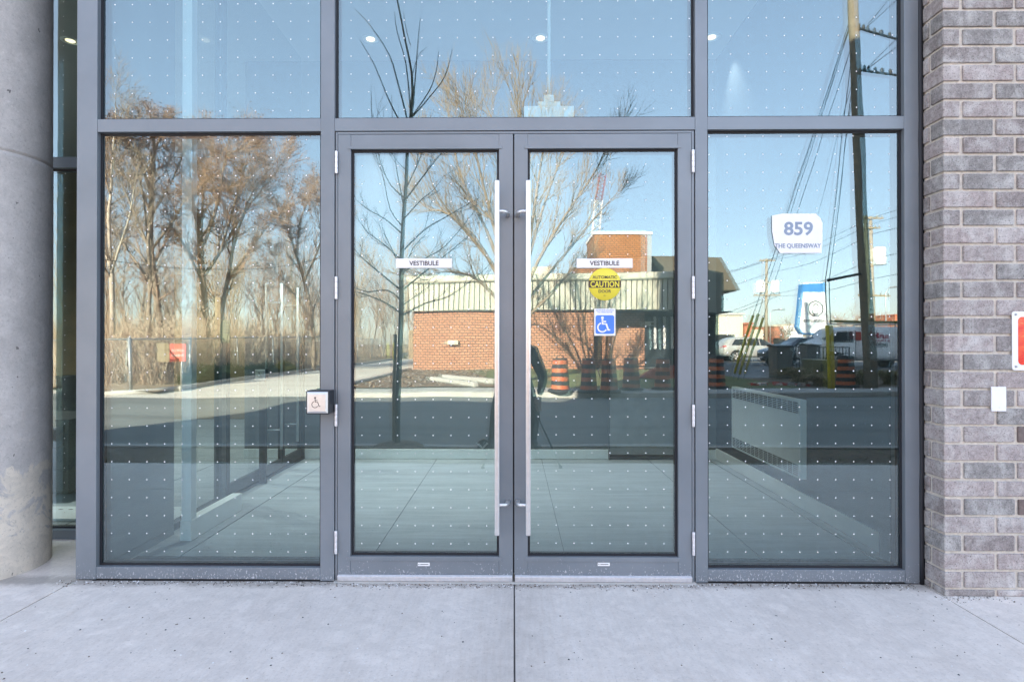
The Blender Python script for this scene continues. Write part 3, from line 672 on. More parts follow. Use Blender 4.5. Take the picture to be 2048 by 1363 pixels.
# ceiling downlights with their own light
base=[-4.80,-3.12,-1.43,.27,1.97]
base[0]=back(0,0,1).x*0-4.46
for i,x in enumerate([-4.46,-1.43,.27,1.97]):
    y=2.72; lab=['lit round downlight in the lobby ceiling beside the column','leftmost lit downlight above the double doors','middle lit downlight beside the white conduit','rightmost lit downlight seen through the upper right pane'][i]
    t=thing('ceiling_downlight',lab,'downlight',(x,y,TOP-.03),group='recessed ceiling downlights')
    b=MB(); b.lathe([(.085,0),(.085,-.006),(.06,-.008),(.06,-.001)],x,y,24,cz=TOP-.021); part('trim_ring',b,M['white'],t)
    b=MB(); b.lathe([(0,-.006),(.042,-.006),(.042,-.001)],x,y,24,cz=TOP-.021); part('lens',b,M['lamp'],t)
    ld=bpy.data.lights.new('downlight','SPOT'); lo=bpy.data.objects.new('downlight_lamp',ld); COL.objects.link(lo); lo.location=(x,y,TOP-.035); ld.energy=(110,64,64,13)[i]; lo.rotation_euler=(R(14 if i==0 else -4),R(0 if i<3 else -8),0); ld.color=(1,.93,.86); ld.spot_size=R(118 if i==0 else 64); ld.spot_blend=.9; ld.shadow_soft_size=.01
# ================================================================== BUILDING SHELL
ap=thing('apartment_building','upper concrete storeys of the apartment building above the entrance','building',(0,0,TOP))
b=MB(); b.box(-9.7,-3.6,0.0,9,TOP+.1005,4.62); part('low_roof_parapet',b,M['kerb'],ap)
b=MB(); b.box(-3.6,31,0.05,14,TOP+.1005,15.2); part('upper_storeys',b,M['kerb'],ap)
b=MB(); b.box(-9.4,-9.1,.75,9,0,TOP+.1); b.box(-9.4,31,8.9,9,0,TOP+.1); part('rear_wall',b,M['charcoal'],ap)
b=MB(); b.box(-9.1,-5.7,.72,.8,0,TOP+.1); b.box(-9.4,-5.7,.0,.719,TOP,TOP+.1); part('front_wall',b,M['kerb'],ap)
b=MB(); b.box(-5.7,-2.2,.0,.74,TOP+.0,TOP+.0995); part('soffit',b,M['kerb'],ap)
# ================================================================== CONCRETE COLUMN
CR=.30; ct=Vector((-.6296,.7769)); P2=on(105,1110,.37); 
# tangent point of the silhouette ray, the centre sits to its left
d=ray(105.3,700); dd=Vector((d.x,d.y)).normalized(); nrm=Vector((-dd.y,dd.x))
CC=Vector((CAMP.x,CAMP.y))+dd*( (Vector((-2.93,.17))-Vector((CAMP.x,CAMP.y))).dot(dd)) + nrm*CR
b=MB(); prof=[]; z=0.0; rnd=random.Random(4)
zs_=[0,.012]+[.02+i*.05 for i in range(90)]
seam=2.25
for z in zs_:
    prof.append((CR+(.002 if z<seam else 0)+rnd.uniform(-.0006,.0006),z))
    if z<seam<=z+.05: prof+= [(CR+.002,seam-.007),(CR-.009,seam-.003),(CR-.009,seam+.003),(CR-.001,seam+.008)]
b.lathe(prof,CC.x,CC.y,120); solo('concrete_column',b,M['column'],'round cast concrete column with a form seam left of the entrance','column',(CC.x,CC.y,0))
# ================================================================== BRICK WALL on the right
def gbrick(i):
    m,n,b,o=newmat('grey clay brick')
    rr=random.Random(i); k=rr.uniform(.78,1.2); t=rr.uniform(0,.035)
    base=[(.285+t)*k,.272*k,(.262)*k]; pale=[.66,.64,.62]
    c=ramp(n,noise(n,34,6,.7),[(.32,[v*.70 for v in base]),(.5,base),(.68,[v*1.35 for v in base])])
    c=mixc(n,ramp(n,noise(n,7,5,.7,dist=.4),[(.46,0),(.72,.75)]),c,pale)
    c=mixc(n,ramp(n,noise(n,130,3,.8),[(.54,0),(.66,.75)]),c,(.045,.04,.04)); c=mixc(n,ramp(n,noise(n,110,3,.8,stretch=(1,1,1.4)),[(.32,.55),(.42,0)]),c,(.62,.60,.58))
    n.links.new(c,b.inputs['Base Color']); b.inputs['Roughness'].default_value=.9
    bump(n,b,mixc(n,.5,noise(n,60,4),noise(n,300,2)),.6,.004); return m
GB=[gbrick(i) for i in range(5)]
def rbrick():
    m,n,b,o=newmat('brown stained clay brick'); c=ramp(n,noise(n,40,6,.7),[(.3,(.10,.075,.07)),(.7,(.22,.17,.155))]); n.links.new(c,b.inputs['Base Color']); b.inputs['Roughness'].default_value=.8; bump(n,b,noise(n,120,3),.5,.004); return m
GB.append(rbrick())
bw=thing('brick_wall','pale grey brick wall with a projecting corner right of the entrance','wall',(2.2,-.14,0))
kx=on(1888,700,-.14); WX=kx.x; WY=-.14; CH=.0886; Z0=.036
b=MB(); b.box(WX+.009,WX+2.6,WY+.009,.20,-.02,4.6); part('mortar',b,M['mortar'],bw)
bm=MB(); rnd=random.Random(11)
def brick(x0,x1,y0,y1,z0,z1,mi):
    j=lambda s=.0014: rnd.uniform(-s,s)
    # eight jittered corners plus subdivided front for an uneven face
    x0+=j();x1+=j();y0+=j(.0009);z0+=j();z1+=j()
    bm.box(x0,x1,y0,y1,z0,z1,mi)
k=-1
while Z0+k*CH<4.6:
    z0=Z0+k*CH+.0065; z1=Z0+(k+1)*CH-.0065; k_=k; k+=1
    if z1<=0: continue
    even=(k_%2==0)
    z0=max(z0,.001)
    # front face
    x=WX; first=True
    while x<WX+2.5:
        L=.0815 if (even and first) else .244
        mi=rnd.randrange(5)
        if x>WX+.33 and .3<z0<.85 and rnd.random()<.5: mi=5
        if not(first): brick(x,x+L,WY,WY+.09,z0,z1,mi)
        else:
            # corner brick turns into the return
            rl=.139 if even else .086
            brick(x,x+L,WY,WY+rl,z0,z1,mi)
            if not even: brick(x,x+.088,WY+.102,WY+.142,z0,z1,rnd.randrange(5))
        first=False; x+=L+.0175
part('bricks',bm,GB,bw,bevel=.0045)
b=MB(); pts=[]; rnd=random.Random(3)
b.tube([(WX-.012+rnd.uniform(-.0015,.0015),.001+rnd.uniform(-.001,.001),z*.12) for z in range(37)],.011,8); b.box(SFX1-.002,WX+.03,.004,.09,0,4.4); part('sealant_joint',b,M['gasket'],bw)
# wall plate and red sign
bp=thing('blank_wall_plate','small blank white plate screwed on the grey brick wall','wall plate',tuple(on(1997,822,WY)))
a=on(1983,773,WY-.006); c=on(2012.5,822,WY-.006); b=MB(); b.box(a.x,c.x,WY-.007,WY-.0005,c.z,a.z); part('plate',b,M['sign'],bp,bevel=.0015)
b=MB(); 
for zz in (a.z-.018,c.z+.018): b=MB(); b.disc(((a.x+c.x)/2,WY-.0074,zz),.0035,10); part('screw',b,M['alu'],bp)
rs=thing('red_sign','white metal sign with rounded red and orange panel at right edge','sign',tuple(on(2060,740,WY)))
def rrect(b,x0,x1,z0,z1,r,y0,y1,m=0):
    pts=[]
    for (cx,cz,a0) in ((x1-r,z1-r,0),(x0+r,z1-r,90),(x0+r,z0+r,180),(x1-r,z0+r,270)):
        for i in range(7): t=R(a0+15*i); pts.append((cx+r*math.cos(t),cz+r*math.sin(t)))
    b.prism(pts[::-1],'y',y0,y1,m)
a=on(2026.5,622.5,WY-.01); c=on(2048,740,WY-.01)
b=MB(); rrect(b,a.x,a.x+.225,c.z,a.z,.012,WY-.004,WY-.001); part('plate',b,M['sign'],rs)
b=MB(); rrect(b,a.x+.028,a.x+.197,c.z+.026,a.z-.026,.02,WY-.0052,WY-.0043); part('printed_panel',b,M['redprint'],rs)
b=MB()
for (xx,zz) in ((a.x+.017,a.z-.014),(a.x+.017,c.z+.018),(a.x+.208,a.z-.014),(a.x+.208,c.z+.018)): b=MB(); b.lathe([(0,-.004),(.005,-.0035),(.0065,0)],xx,WY-.0042,10,cz=zz,axis='y'); part('screw',b,M['galv'],rs)
# ================================================================== THE STREET BEHIND THE CAMERA (seen mirrored in the glass)
def B(px,py,d,z=None):
    p=back(px,py,d)
    if z is not None: p.z=z
    return p
# ------------------------------------------------------------------ trees
class Cfg:
    def __init__(s,**k): s.__dict__.update(k)
def grow(mb, p, d, L, r, lev, cfg, rng, tips):
    n=max(2,int(cfg.seg[min(lev,len(cfg.seg)-1)])); pts=[p.copy()]; rad=[r]; q=p.copy(); dd=d.copy()
    for i in range(n):
        dd=(dd+Vector((rng.gauss(0,1),rng.gauss(0,1),rng.gauss(0,1)))*cfg.wob+Vector((0,0,cfg.up))).normalized()
        q=q+dd*(L/n); pts.append(q.copy()); rad.append(r*(1-(i+1)/n*.72))
    mb.tube(pts,rad,cfg.sides[min(lev,len(cfg.sides)-1)],cfg.mat[min(lev,len(cfg.mat)-1)],cap=False)
    if lev>=cfg.levels: tips.append(q); return
    spawn(mb,pts,rad,L,lev,cfg,rng,tips)
def spawn(mb,pts,rad,L,lev,cfg,rng,tips,start=None):
    nc=cfg.kids[min(lev,len(cfg.kids)-1)]; nc=max(1,int(nc*rng.uniform(.8,1.2)))
    s0=cfg.start if start is None else start; n=len(pts)-1; az=rng.uniform(0,6.28)
    for k in range(nc):
        t=s0+(1-s0)*(k+rng.random())/nc; f=t*n; i=min(int(f),n-1); a=pts[i].lerp(pts[i+1],f-i); rr=rad[i]+(rad[i+1]-rad[i])*(f-i)
        ax=(pts[i+1]-pts[i]).normalized(); az+=2.4+rng.uniform(-.4,.4)
        u=ax.orthogonal().normalized(); u.rotate(Matrix.Rotation(az,3,ax)); ang=R(rng.uniform(*cfg.ang))
        nd=(ax*math.cos(ang)+u*math.sin(ang)).normalized()
        ln=L*rng.uniform(*cfg.ratio)*(1.0-.45*t if cfg.conic else 1.0)
        grow(mb,a,nd,ln,max(cfg.rmin,min(rr*.62,rr*.8)),lev+1,cfg,rng,tips)
    # leader goes on
    if cfg.leader: 
        ax=(pts[-1]-pts[-2]).normalized(); grow(mb,pts[-1],ax,L*.55,max(cfg.rmin,rad[-1]),lev+1,cfg,rng,tips)
def seeds(mb,tips,rng,size,frac,spread,m,n=3):
    for t in tips:
        if rng.random()>frac: continue
        for k in range(n):
            c=t+Vector((rng.gauss(0,spread),rng.gauss(0,spread),rng.gauss(0,spread)-.05)); u=Vector((rng.gauss(0,1),rng.gauss(0,1),rng.gauss(0,1))).normalized()*size; v=u.orthogonal().normalized()*size*.45
            mb.add([tuple(c-u-v),tuple(c+u-v),tuple(c+u+v),tuple(c-u+v)],[(0,1,2,3)],m)
def smooth_path(pts,k=3):
    """Catmull-Rom through the points"""
    out=[]; P=[pts[0]]+pts+[pts[-1]]
    for i in range(1,len(P)-2):
        for j in range(k):
            t=j/k; a,b_,c,d_=P[i-1],P[i],P[i+1],P[i+2]
            out.append(.5*((2*b_)+(c-a)*t+(2*a-5*b_+4*c-d_)*t*t+(3*b_-a-3*c+d_)*t**3))
    out.append(pts[-1]); return out
def traced_tree(name,label,base,trunks,d,r0,cfg,mats,seed,grp=None,seedcfg=None,depth=1.2,kids0=8,Lf=.42):
    """trunks: list of (pixel path, r start, r end); each limb drifts to its own depth so that the crown is round"""
    rng=random.Random(seed); t=thing(name,label,'tree',tuple(base),grp)
    b=MB(); tw=MB(); tips=[]
    for (path,ra,rb,dz0,dz1,kk) in trunks:
        n=len(path)-1
        if name=='lawn_tree': path=[(px,py+max(0,300-py)*.42) for px,py in path]
        if 'maple' in name or name=='bare_tree': path=[(px,py+max(0,310-py)*.45) for px,py in path]
        pts=smooth_path([B(px,py,d+dz0+(dz1-dz0)*i/n) for i,(px,py) in enumerate(path)])
        m=len(pts)-1; rad=[(ra+(rb-ra)*(i/m))*(.68 if name!='lawn_tree' else .9) for i in range(m+1)]
        b.tube(pts,rad,8,0,cap=False)
        L=sum((pts[i+1]-pts[i]).length for i in range(m))
        if kk>0:
            c2=Cfg(**cfg.__dict__); c2.kids=[kk]+list(cfg.kids)
            spawn(tw,pts,rad,L*Lf,0,c2,rng,tips,start=.22)
    part('trunk',b,[mats[0]],t)
    if seedcfg: seeds(tw,tips,rng,*seedcfg)
    part('crown',tw,mats,t); return t
cfgM=Cfg(seg=[4,3,3,2],wob=.13,up=.07,sides=[5,4,3,3],mat=[0,1,1,1],levels=3,kids=[8,6,4],start=.2,ang=(20,50),ratio=(.45,.8),rmin=.0085,leader=True,conic=False)
# young street tree in front of the camera strip (dark, shaded)
cfgS=Cfg(seg=[7,5,4],wob=.045,up=.11,sides=[5,4,3],mat=[0,0,0],levels=2,kids=[6,4],start=.2,ang=(20,42),ratio=(.5,.8),rmin=.0024,leader=False,conic=False)
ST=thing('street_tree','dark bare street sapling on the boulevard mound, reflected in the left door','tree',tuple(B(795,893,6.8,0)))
rng=random.Random(5); b=MB(); tw=MB(); tips=[]; D0=6.8
tp=[(795,893),(796,800),(798,720),(800,640),(802,570),(804,500),(808,430),(813,360),(815,300),(818,262),(820,232)]
pts=smooth_path([B(x,y,D0) for x,y in tp]); m_=len(pts)-1; rad=[.036-.020*(i/m_) for i in range(m_+1)]
b.tube(pts,rad,10,0,cap=False)
def hp(path,dz,r0,r1,kk=0):
    n=len(path)-1; P=smooth_path([B(x,y,D0+dz*i/n) for i,(x,y) in enumerate(path)],3); k=len(P)-1; rd=[r0+(r1-r0)*i/k for i in range(k+1)]
    tw.tube(P,rd,5,0,cap=False)
    if kk: 
        c2=Cfg(**cfgS.__dict__); c2.kids=[kk]+list(cfgS.kids); c2.levels=2; L=sum((P[i+1]-P[i]).length for i in range(k)); spawn(tw,P,rd,L*.42,0,c2,rng,tips,start=.25)
up=[([(820,232),(825,150),(808,60),(794,-5),(780,-70)],.2,.016,.008,0),([(822,234),(860,190),(890,150),(905,97)],.3,.009,.003,0),([(822,232),(858,180),(873,140),(878,102)],-.3,.008,.0025,0),
([(815,240),(798,170),(780,110),(742,50),(712,18)],.4,.011,.003,0),([(800,240),(775,190),(750,130),(722,80)],-.2,.009,.003,0),([(823,228),(833,140),(842,38)],-.3,.010,.003,0),
([(746,240),(745,205),(744,170)],.1,.004,.002,0),([(786,245),(785,190)],.1,.004,.002,0),([(820,228),(814,130),(795,60),(790,24)],.35,.009,.003,0),([(823,90),(812,50),(808,22)],0,.005,.002,0),([(822,232),(828,190),(826,150),(840,110),(856,95)],.2,.007,.002,0)]
for a_ in up: hp(a_[0],a_[1],a_[2],a_[3],a_[4])
mid=[([(813,400),(780,370),(760,320),(750,270)],.3,.010,.003,4),([(812,400),(850,350),(880,310),(905,280)],.3,.010,.003,5),([(806,470),(770,440),(735,420),(712,400)],-.3,.010,.003,5),
([(806,500),(850,460),(900,430),(960,395)],.4,.010,.003,4),([(806,455),(780,420),(765,350),(745,280),(748,225)],.3,.008,.002,3),([(805,520),(770,490),(735,465),(725,450)],.3,.010,.003,5),([(803,545),(840,520),(890,490),(950,420)],-.4,.010,.003,5),
([(802,580),(760,545),(720,510),(700,480)],.4,.012,.003,6),([(802,580),(850,540),(900,500),(935,470)],.4,.012,.003,5),([(801,600),(775,580),(735,583),(700,570)],-.5,.010,.003,4),([(800,625),(770,605),(735,590),(704,580)],.5,.012,.003,5),
([(801,630),(850,605),(900,590),(960,545),(985,520)],.3,.012,.003,5),([(803,560),(815,520),(830,490),(850,470)],.3,.008,.002,4),([(809,420),(795,350),(790,300),(792,262)],-.3,.008,.002,3),([(812,380),(835,330),(850,290),(862,262)],-.3,.008,.002,4),
([(812,340),(790,315),(775,280)],.3,.006,.002,3),([(808,440),(845,400),(870,380),(890,350)],.5,.008,.002,4),([(802,610),(830,590),(870,560)],-.4,.008,.002,4),([(804,540),(785,500),(770,470),(760,440)],-.5,.008,.002,4)]
for a_ in mid: hp(a_[0],a_[1],a_[2],a_[3],a_[4])
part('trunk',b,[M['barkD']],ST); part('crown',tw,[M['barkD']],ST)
b=MB(); bp_=B(787,893,6.95,0); b.tube([(bp_.x,bp_.y,-.02),(bp_.x+.01,bp_.y,1.35)],.022,8); solo('tree_stake',b,M['wood'],'weathered wooden stake beside the dark sapling','stake',(bp_.x,bp_.y,0))
b=MB(); c_=B(798,893,6.85,0); b.lathe([(.34,.0),(.26,.04),(.14,.065),(0,.075)],c_.x,c_.y,24,cz=-.02); struct('mulch_mound', b, M['dirt'])
# big multi-stem tree on the lawn
T=[([(1036,770),(1036,690),(1036,620)],.24,.2,0,0,0)]
limbs=[[(1036,640),(1000,545),(930,460),(880,400),(850,320)],[(1034,640),(990,500),(940,400),(915,330),(905,240),(900,205)],[(1035,620),(985,450),(960,350),(940,260),(925,180)],[(1035,620),(1010,400),(1000,300),(985,200),(970,135)],
[(1036,620),(1040,400),(1045,250),(1040,130)],[(1036,620),(1060,500),(1090,400),(1118,330),(1135,285)],[(1037,620),(1075,520),(1130,430),(1180,360),(1215,300)],[(1037,640),(1085,560),(1150,480),(1200,420),(1228,390)],[(1036,620),(1065,430),(1085,300),(1095,180)],
[(1034,650),(960,560),(900,540),(850,545)],[(1037,650),(1090,600),(1140,540),(1180,520)],[(1034,640),(970,500),(900,430),(860,420),(838,400)],[(1036,600),(1020,480),(960,420),(880,330)]]
rng=random.Random(8)
for i,l in enumerate(limbs):
    T.append((l,.075,.010,0,(-2.2,2.0,-1.4,1.6,-.6,1.1,-1.9,1.4,.8,-2.4,2.3,.6,-.8)[i],11))
cfgB=Cfg(seg=[5,4,3,2],wob=.06,up=.10,sides=[5,4,3,3],mat=[0,1,1,1],levels=3,kids=[6,4,3],start=.15,ang=(14,38),ratio=(.5,.85),rmin=.008,leader=True,conic=False)
traced_tree('lawn_tree','sunlit multi-stem bare tree on the lawn before the brick building',B(1036,770,18,0),T,18.0,.2,cfgB,[M['barkL'],M['barkL']],3,Lf=.22)
# left woodlot, main trees
SM=(.034,.42,.09,2,2)
def tt(nm,lab,base,d,T,mats,seed,sd=None,Lf=.32,cfg=cfgM): return traced_tree(nm,lab,B(base[0],base[1],d,0),T,d,.2,cfg,mats,seed,None,sd,Lf=Lf)
mt=[M['barkG'],M['barkR'],M['seed']]
tt('maple_tree','leaning maple with russet seed clusters left of the white pier',(332,765),22,[
 ([(334,765),(325,680),(318,600),(307,520),(304,440),(305,380)],.20,.13,0,0,6),([(305,390),(306,330),(320,270),(332,215)],.12,.02,0,1.2,12),([(305,390),(282,320),(262,280),(238,225)],.10,.02,0,-1.4,12),([(305,430),(345,360),(370,300),(385,250)],.08,.015,0,1.5,11),
 ([(306,500),(350,440),(372,400),(392,380)],.08,.015,0,-1.5,9),([(305,400),(270,370),(230,330),(205,290)],.08,.015,0,1.4,10),([(310,540),(270,490),(220,450),(195,430)],.07,.012,0,1.8,9),([(305,390),(312,300),(308,240),(300,190)],.09,.015,0,-1.0,11)],mt,21,SM)
tt('maple_tree','broad forked maple with dense russet crown behind the white pier',(425,775),23,[
 ([(427,775),(413,650),(406,560),(402,510),(400,470)],.22,.15,0,0,4),([(401,490),(390,420),(386,380),(380,330),(378,285)],.11,.02,0,1.4,13),([(401,500),(430,430),(442,380),(452,320),(470,300)],.11,.02,0,-1.5,13),([(404,560),(440,500),(482,430),(505,380),(545,330)],.12,.02,0,1.2,13),
 ([(405,560),(370,490),(345,450),(330,400)],.08,.015,0,-1.7,9),([(401,480),(408,400),(415,340),(410,275)],.10,.015,0,.2,12),([(440,500),(470,400),(490,330),(500,300)],.08,.015,0,-1.0,12)],mt,22,SM)
tt('maple_tree','slim twin-stemmed maple with a low russet crown right of the forked maple',(447,775),24,[
 ([(445,775),(441,640),(455,560),(466,490)],.16,.1,0,0,4),([(466,495),(490,420),(530,370),(566,325)],.09,.015,0,1.5,12),([(458,555),(500,500),(545,440),(595,400)],.09,.015,0,-1.5,12),([(466,495),(470,430),(480,380),(470,340)],.08,.015,0,-.5,11)],mt,23,SM)
tt('maple_tree','low spreading russet maple beside the left mullion',(630,745),27,[
 ([(630,745),(626,650),(610,560),(590,500)],.16,.1,0,0,5),([(590,505),(575,450),(560,420)],.08,.015,0,1.3,11),([(612,560),(640,500),(655,440),(660,400)],.09,.015,0,-1.5,12),([(595,520),(600,450),(620,400),(628,380)],.08,.015,0,1.3,12),([(622,640),(590,590),(560,560),(545,520)],.07,.012,0,.8,9)],mt,24,SM)
tt('birch_tree','pale birch with forking white trunk at the far left of the glass',(229,778),19.5,[
 ([(229,778),(226,640),(226,540)],.15,.12,0,0,2),([(226,545),(218,440),(226,380),(230,300),(228,215)],.10,.02,0,.7,9),([(227,540),(247,480),(262,430),(275,350)],.075,.015,0,-1.0,8),([(225,545),(207,480),(196,400),(190,330)],.08,.015,0,1.0,8)],[M['birch'],M['barkG']],25,None)
tt('bare_tree','grey-green bare tree with rising limbs between birch and leaning maple',(305,770),20.5,[
 ([(308,770),(302,660),(303,560),(300,480)],.11,.09,0,0,3),([(300,490),(270,420),(240,350),(225,290)],.07,.012,0,-.8,9),([(301,500),(290,400),(275,330),(262,260)],.06,.012,0,.8,9),([(302,560),(260,500),(215,440),(180,420)],.06,.012,0,.8,8)],[M['barkG'],M['barkG']],26,None)
# ---------------- background woodlot: two kinds of thin tree, copied
cfgT=Cfg(seg=[8,4,3,2],wob=.07,up=.09,sides=[6,4,3,3],mat=[0,1,1,1],levels=3,kids=[15,6,3],start=.25,ang=(16,40),ratio=(.26,.42),rmin=.011,leader=False,conic=False)
def bgtree(name,label,seed,H,mats,loc,r=.12,c=cfgT):
    rng=random.Random(seed); t=thing(name,label,'tree',tuple(loc),'bare trees of the woodlot'); b=MB(); tw=MB(); tips=[]
    p=Vector(loc); pts=[p.copy()]; q=p.copy(); dd=Vector((rng.uniform(-.06,.06),rng.uniform(-.06,.06),1)).normalized()
    for i in range(8):
        dd=(dd+Vector((rng.gauss(0,.07),rng.gauss(0,.07),.08))).normalized(); q=q+dd*(H/8); pts.append(q.copy())
    rad=[r*(1-.1*i) for i in range(9)]; b.tube(pts,rad,6,0,cap=False); spawn(tw,pts,rad,H,0,c,rng,tips)
    part('trunk',b,[mats[0]],t); 
    if len(mats)>2: seeds(tw,tips,rng,.03,.25,.15,2,2)
    part('crown',tw,mats,t); return t
rng=random.Random(77)
protos=[]; labs=['thin tan bare tree in the dense woodlot behind the chain-link fence','grey bare tree in the dense woodlot behind the chain-link fence','russet crowned bare tree in the dense woodlot behind the chain-link fence']
specs=[(31,7.5,[M['barkT'],M['barkT']],.05),(32,8.2,[M['barkG'],M['barkR']],.06),(33,7.0,[M['barkG'],M['barkR'],M['seed']],.055)]
spots=[]
for (pxa,pxb,da,db,n) in ((190,660,30,40,24),(190,800,42,58,30),(700,835,48,60,14),(560,835,60,75,16),(90,200,26,40,6)):
    for i in range(n):
        px=pxa+(pxb-pxa)*(i+rng.random())/n; d=rng.uniform(da,db); spots.append((px,d))
cnt=[0,0,0]
for (px,d) in spots:
    kd=rng.choice([0,0,1,2]); p=B(px,700,d,-.02)
    if p.x>-10 and p.y>-47: p.x=rng.uniform(-13,-10.6)
    if cnt[kd]==0:
        s=specs[kd]; protos.append((kd,bgtree('woodlot_tree',labs[kd],s[0],s[1],s[2],p,s[3])))
    else:
        pr=[x for x in protos if x[0]==kd][0][1]; sc_=rng.uniform(.72,1.12)*(1.0 if d<45 else 1.05)
        dup(pr,p,rng.uniform(0,6.28),scale=(sc_*rng.uniform(.85,1.1),sc_*rng.uniform(.85,1.1),sc_))
    cnt[kd]+=1
# undergrowth: a tangle nobody could count
b=MB(); rng=random.Random(9)
for i in range(6500):
    px=rng.uniform(60,815); d=rng.choice([rng.uniform(17.5,30),rng.uniform(24,60)]); p=B(px,700,d,-.02)
    if p.x>-10.9 and p.y>-48.5: p.x=-10.9-abs(rng.gauss(0,2.5))
    if p.y>-12.9: continue
    h=rng.uniform(.5,2.6)*(1+max(0,d-25)*.02); lean=Vector((rng.gauss(0,.3),rng.gauss(0,.3),1)); q=p+lean*h*.5; e=q+Vector((rng.gauss(0,.45),rng.gauss(0,.45),1))*h*.5
    b.tube([p,q,e],[.012,.009,.004],3,rng.choice([0,0,1]),cap=False)
    if rng.random()<.8:
        u=q+Vector((rng.gauss(0,.5),rng.gauss(0,.5),.5))*h*.5; b.tube([q,u],[.008,.004],3,rng.choice([0,1]),cap=False)
struct('undergrowth', b, [M['stem'],M['barkR']], kind='stuff', label='tangle of bare tan stems under the woodlot trees')
# leaf scatter
def scatter(name,label,poly,n,seed,mats,sz,z=.02,flat=True):
    b=MB(); rng=random.Random(seed); xs=[p[0] for p in poly]; ys=[p[1] for p in poly]
    for i in range(n):
        x,y=rng.uniform(min(xs),max(xs)),rng.uniform(min(ys),max(ys)); s=rng.uniform(.5,1.3)*sz; a=rng.uniform(0,6.28); c,s_=math.cos(a)*s,math.sin(a)*s; h=rng.uniform(0,s)
        b.add([(x-c,y-s_,z),(x+s_*.6,y-c*.6,z+h*.3),(x+c,y+s_,z+h),(x-s_*.6,y+c*.6,z+h*.5)],[(0,1,2,3)],rng.randrange(len(mats)))
    struct(name,b,mats,kind='stuff',label=label)
scatter('fallen_leaves','pale dead leaves scattered over the mulch bed',[(-4.7,-12.9),(-1.0,-23)],2600,4,[M['mulch'],M['forestfloor'],M['dirt'],M['kerb']],.05,.035)
scatter('boulevard_litter','dead leaves and grit on the boulevard strip',[(-8,-3.8),(12,-2.9)],5200,6,[M['dirt'],M['mulch'],M['grass']],.018,-.018)
# ------------------------------------------------------------------ chain link fence
fen=thing('chain_link_fence','galvanised chain-link fence along the woodlot with top rail','fence',(-10.6,-12.5,0))
FP=[(-16.5,-12.9),(-13.6,-12.75),(-10.5,-12.5),(-10.55,-15.5),(-10.5,-18.5),(-10.4,-21.5),(-10.4,-24.5),(-10.5,-28),(-10.7,-32),(-11,-37),(-11.3,-42),(-11.6,-47.3),(-8.5,-48),(-5,-48),(-2,-48)]
def fh(i): return 1.32 if i<=2 else min(1.62,1.32+.06*(i-2))
for i,(x,y) in enumerate(FP):
    b=MB(); b.tube([(x,y,-.1),(x,y,fh(i)+.03)],.045 if i in (2,) else .03,8); b.lathe([(0,.03),(.03,.015),(.04,0)],x,y,8,cz=fh(i)+.03); part('post',b,M['galv'],fen)
b=MB()
for i in range(len(FP)-1): b.tube([(FP[i][0],FP[i][1],fh(i)),(FP[i+1][0],FP[i+1][1],fh(i+1))],.022,6)
part('top_rail',b,M['galv'],fen)
b=MB()
for i in range(len(FP)-1):
    a=Vector((FP[i][0],FP[i][1],0)); c=Vector((FP[i+1][0],FP[i+1][1],0)); L=(c-a).length; st=.11 if i<7 else .22; n=int(L/st); H=fh(i)
    for k in range(-int(H/st),n):
        for s_ in (1,-1):
            t0=k*st; t1=t0+H
            if s_<0: z0,z1=H,0
            else: z0,z1=0,H
            ta,tb=max(0,t0),min(L,t1)
            if tb<=ta: continue
            za=z0+(z1-z0)*(ta-t0)/H; zb_=z0+(z1-z0)*(tb-t0)/H
            b.tube([a+(c-a)*(ta/L)+Vector((0,0,za)),a+(c-a)*(tb/L)+Vector((0,0,zb_))],.0035,3,0,cap=False)
part('mesh',b,M['galv'],fen)
# shrubs: leaf clumps
def shrub(name,label,c,rx_,ry_,rz_,n,seed,mat,grp=None):
    b=MB(); rng=random.Random(seed); 
    for i in range(n):
        u=Vector((rng.gauss(0,1),rng.gauss(0,1),rng.gauss(0,1))).normalized()*(rng.random()**.4); p=Vector((c[0]+u.x*rx_,c[1]+u.y*ry_,c[2]+abs(u.z)*rz_*(.75+.4*math.sin(u.x*7+seed))))
        q=p+Vector((rng.gauss(0,.6),rng.gauss(0,.6),rng.uniform(.1,1)))*.16; w_=Vector((rng.gauss(0,1),rng.gauss(0,1),rng.gauss(0,.4))).normalized()*.02
        b.add([tuple(p-w_),tuple(p+w_),tuple(q)],[(0,1,2)],0)
    st=MB(); st.tube([(c[0],c[1],c[2]-.05),(c[0],c[1],c[2]+rz_*.5)],.03,5)
    t=thing(name,label,'shrub',tuple(c),grp); part('foliage',b,mat,t); part('stem',st,M['barkG'],t); return t
for i,(px,d,sx,h,mt_,lb) in enumerate([(408,20.5,1.1,.50,'shrub','dark green juniper right beside the white pier'),(455,22.5,1.0,.45,'shrub','dark green juniper behind the timber sign post'),(492,23.5,.7,.35,'shrub','small green juniper low by the kerb right of the timber post'),(528,25.5,.9,.42,'shrub','green juniper below the steel pull bars'),(568,27.5,1.0,.45,'ygreen','yellow-green juniper at the end of the shrub row')]):
    d=10.05*1137.8/(1027-px); p=B(px,700,d,0); shrub('juniper_shrub',lb,p,.42,sx*1.1,h,2200,60+i,M[mt_],'junipers along the driveway kerb')
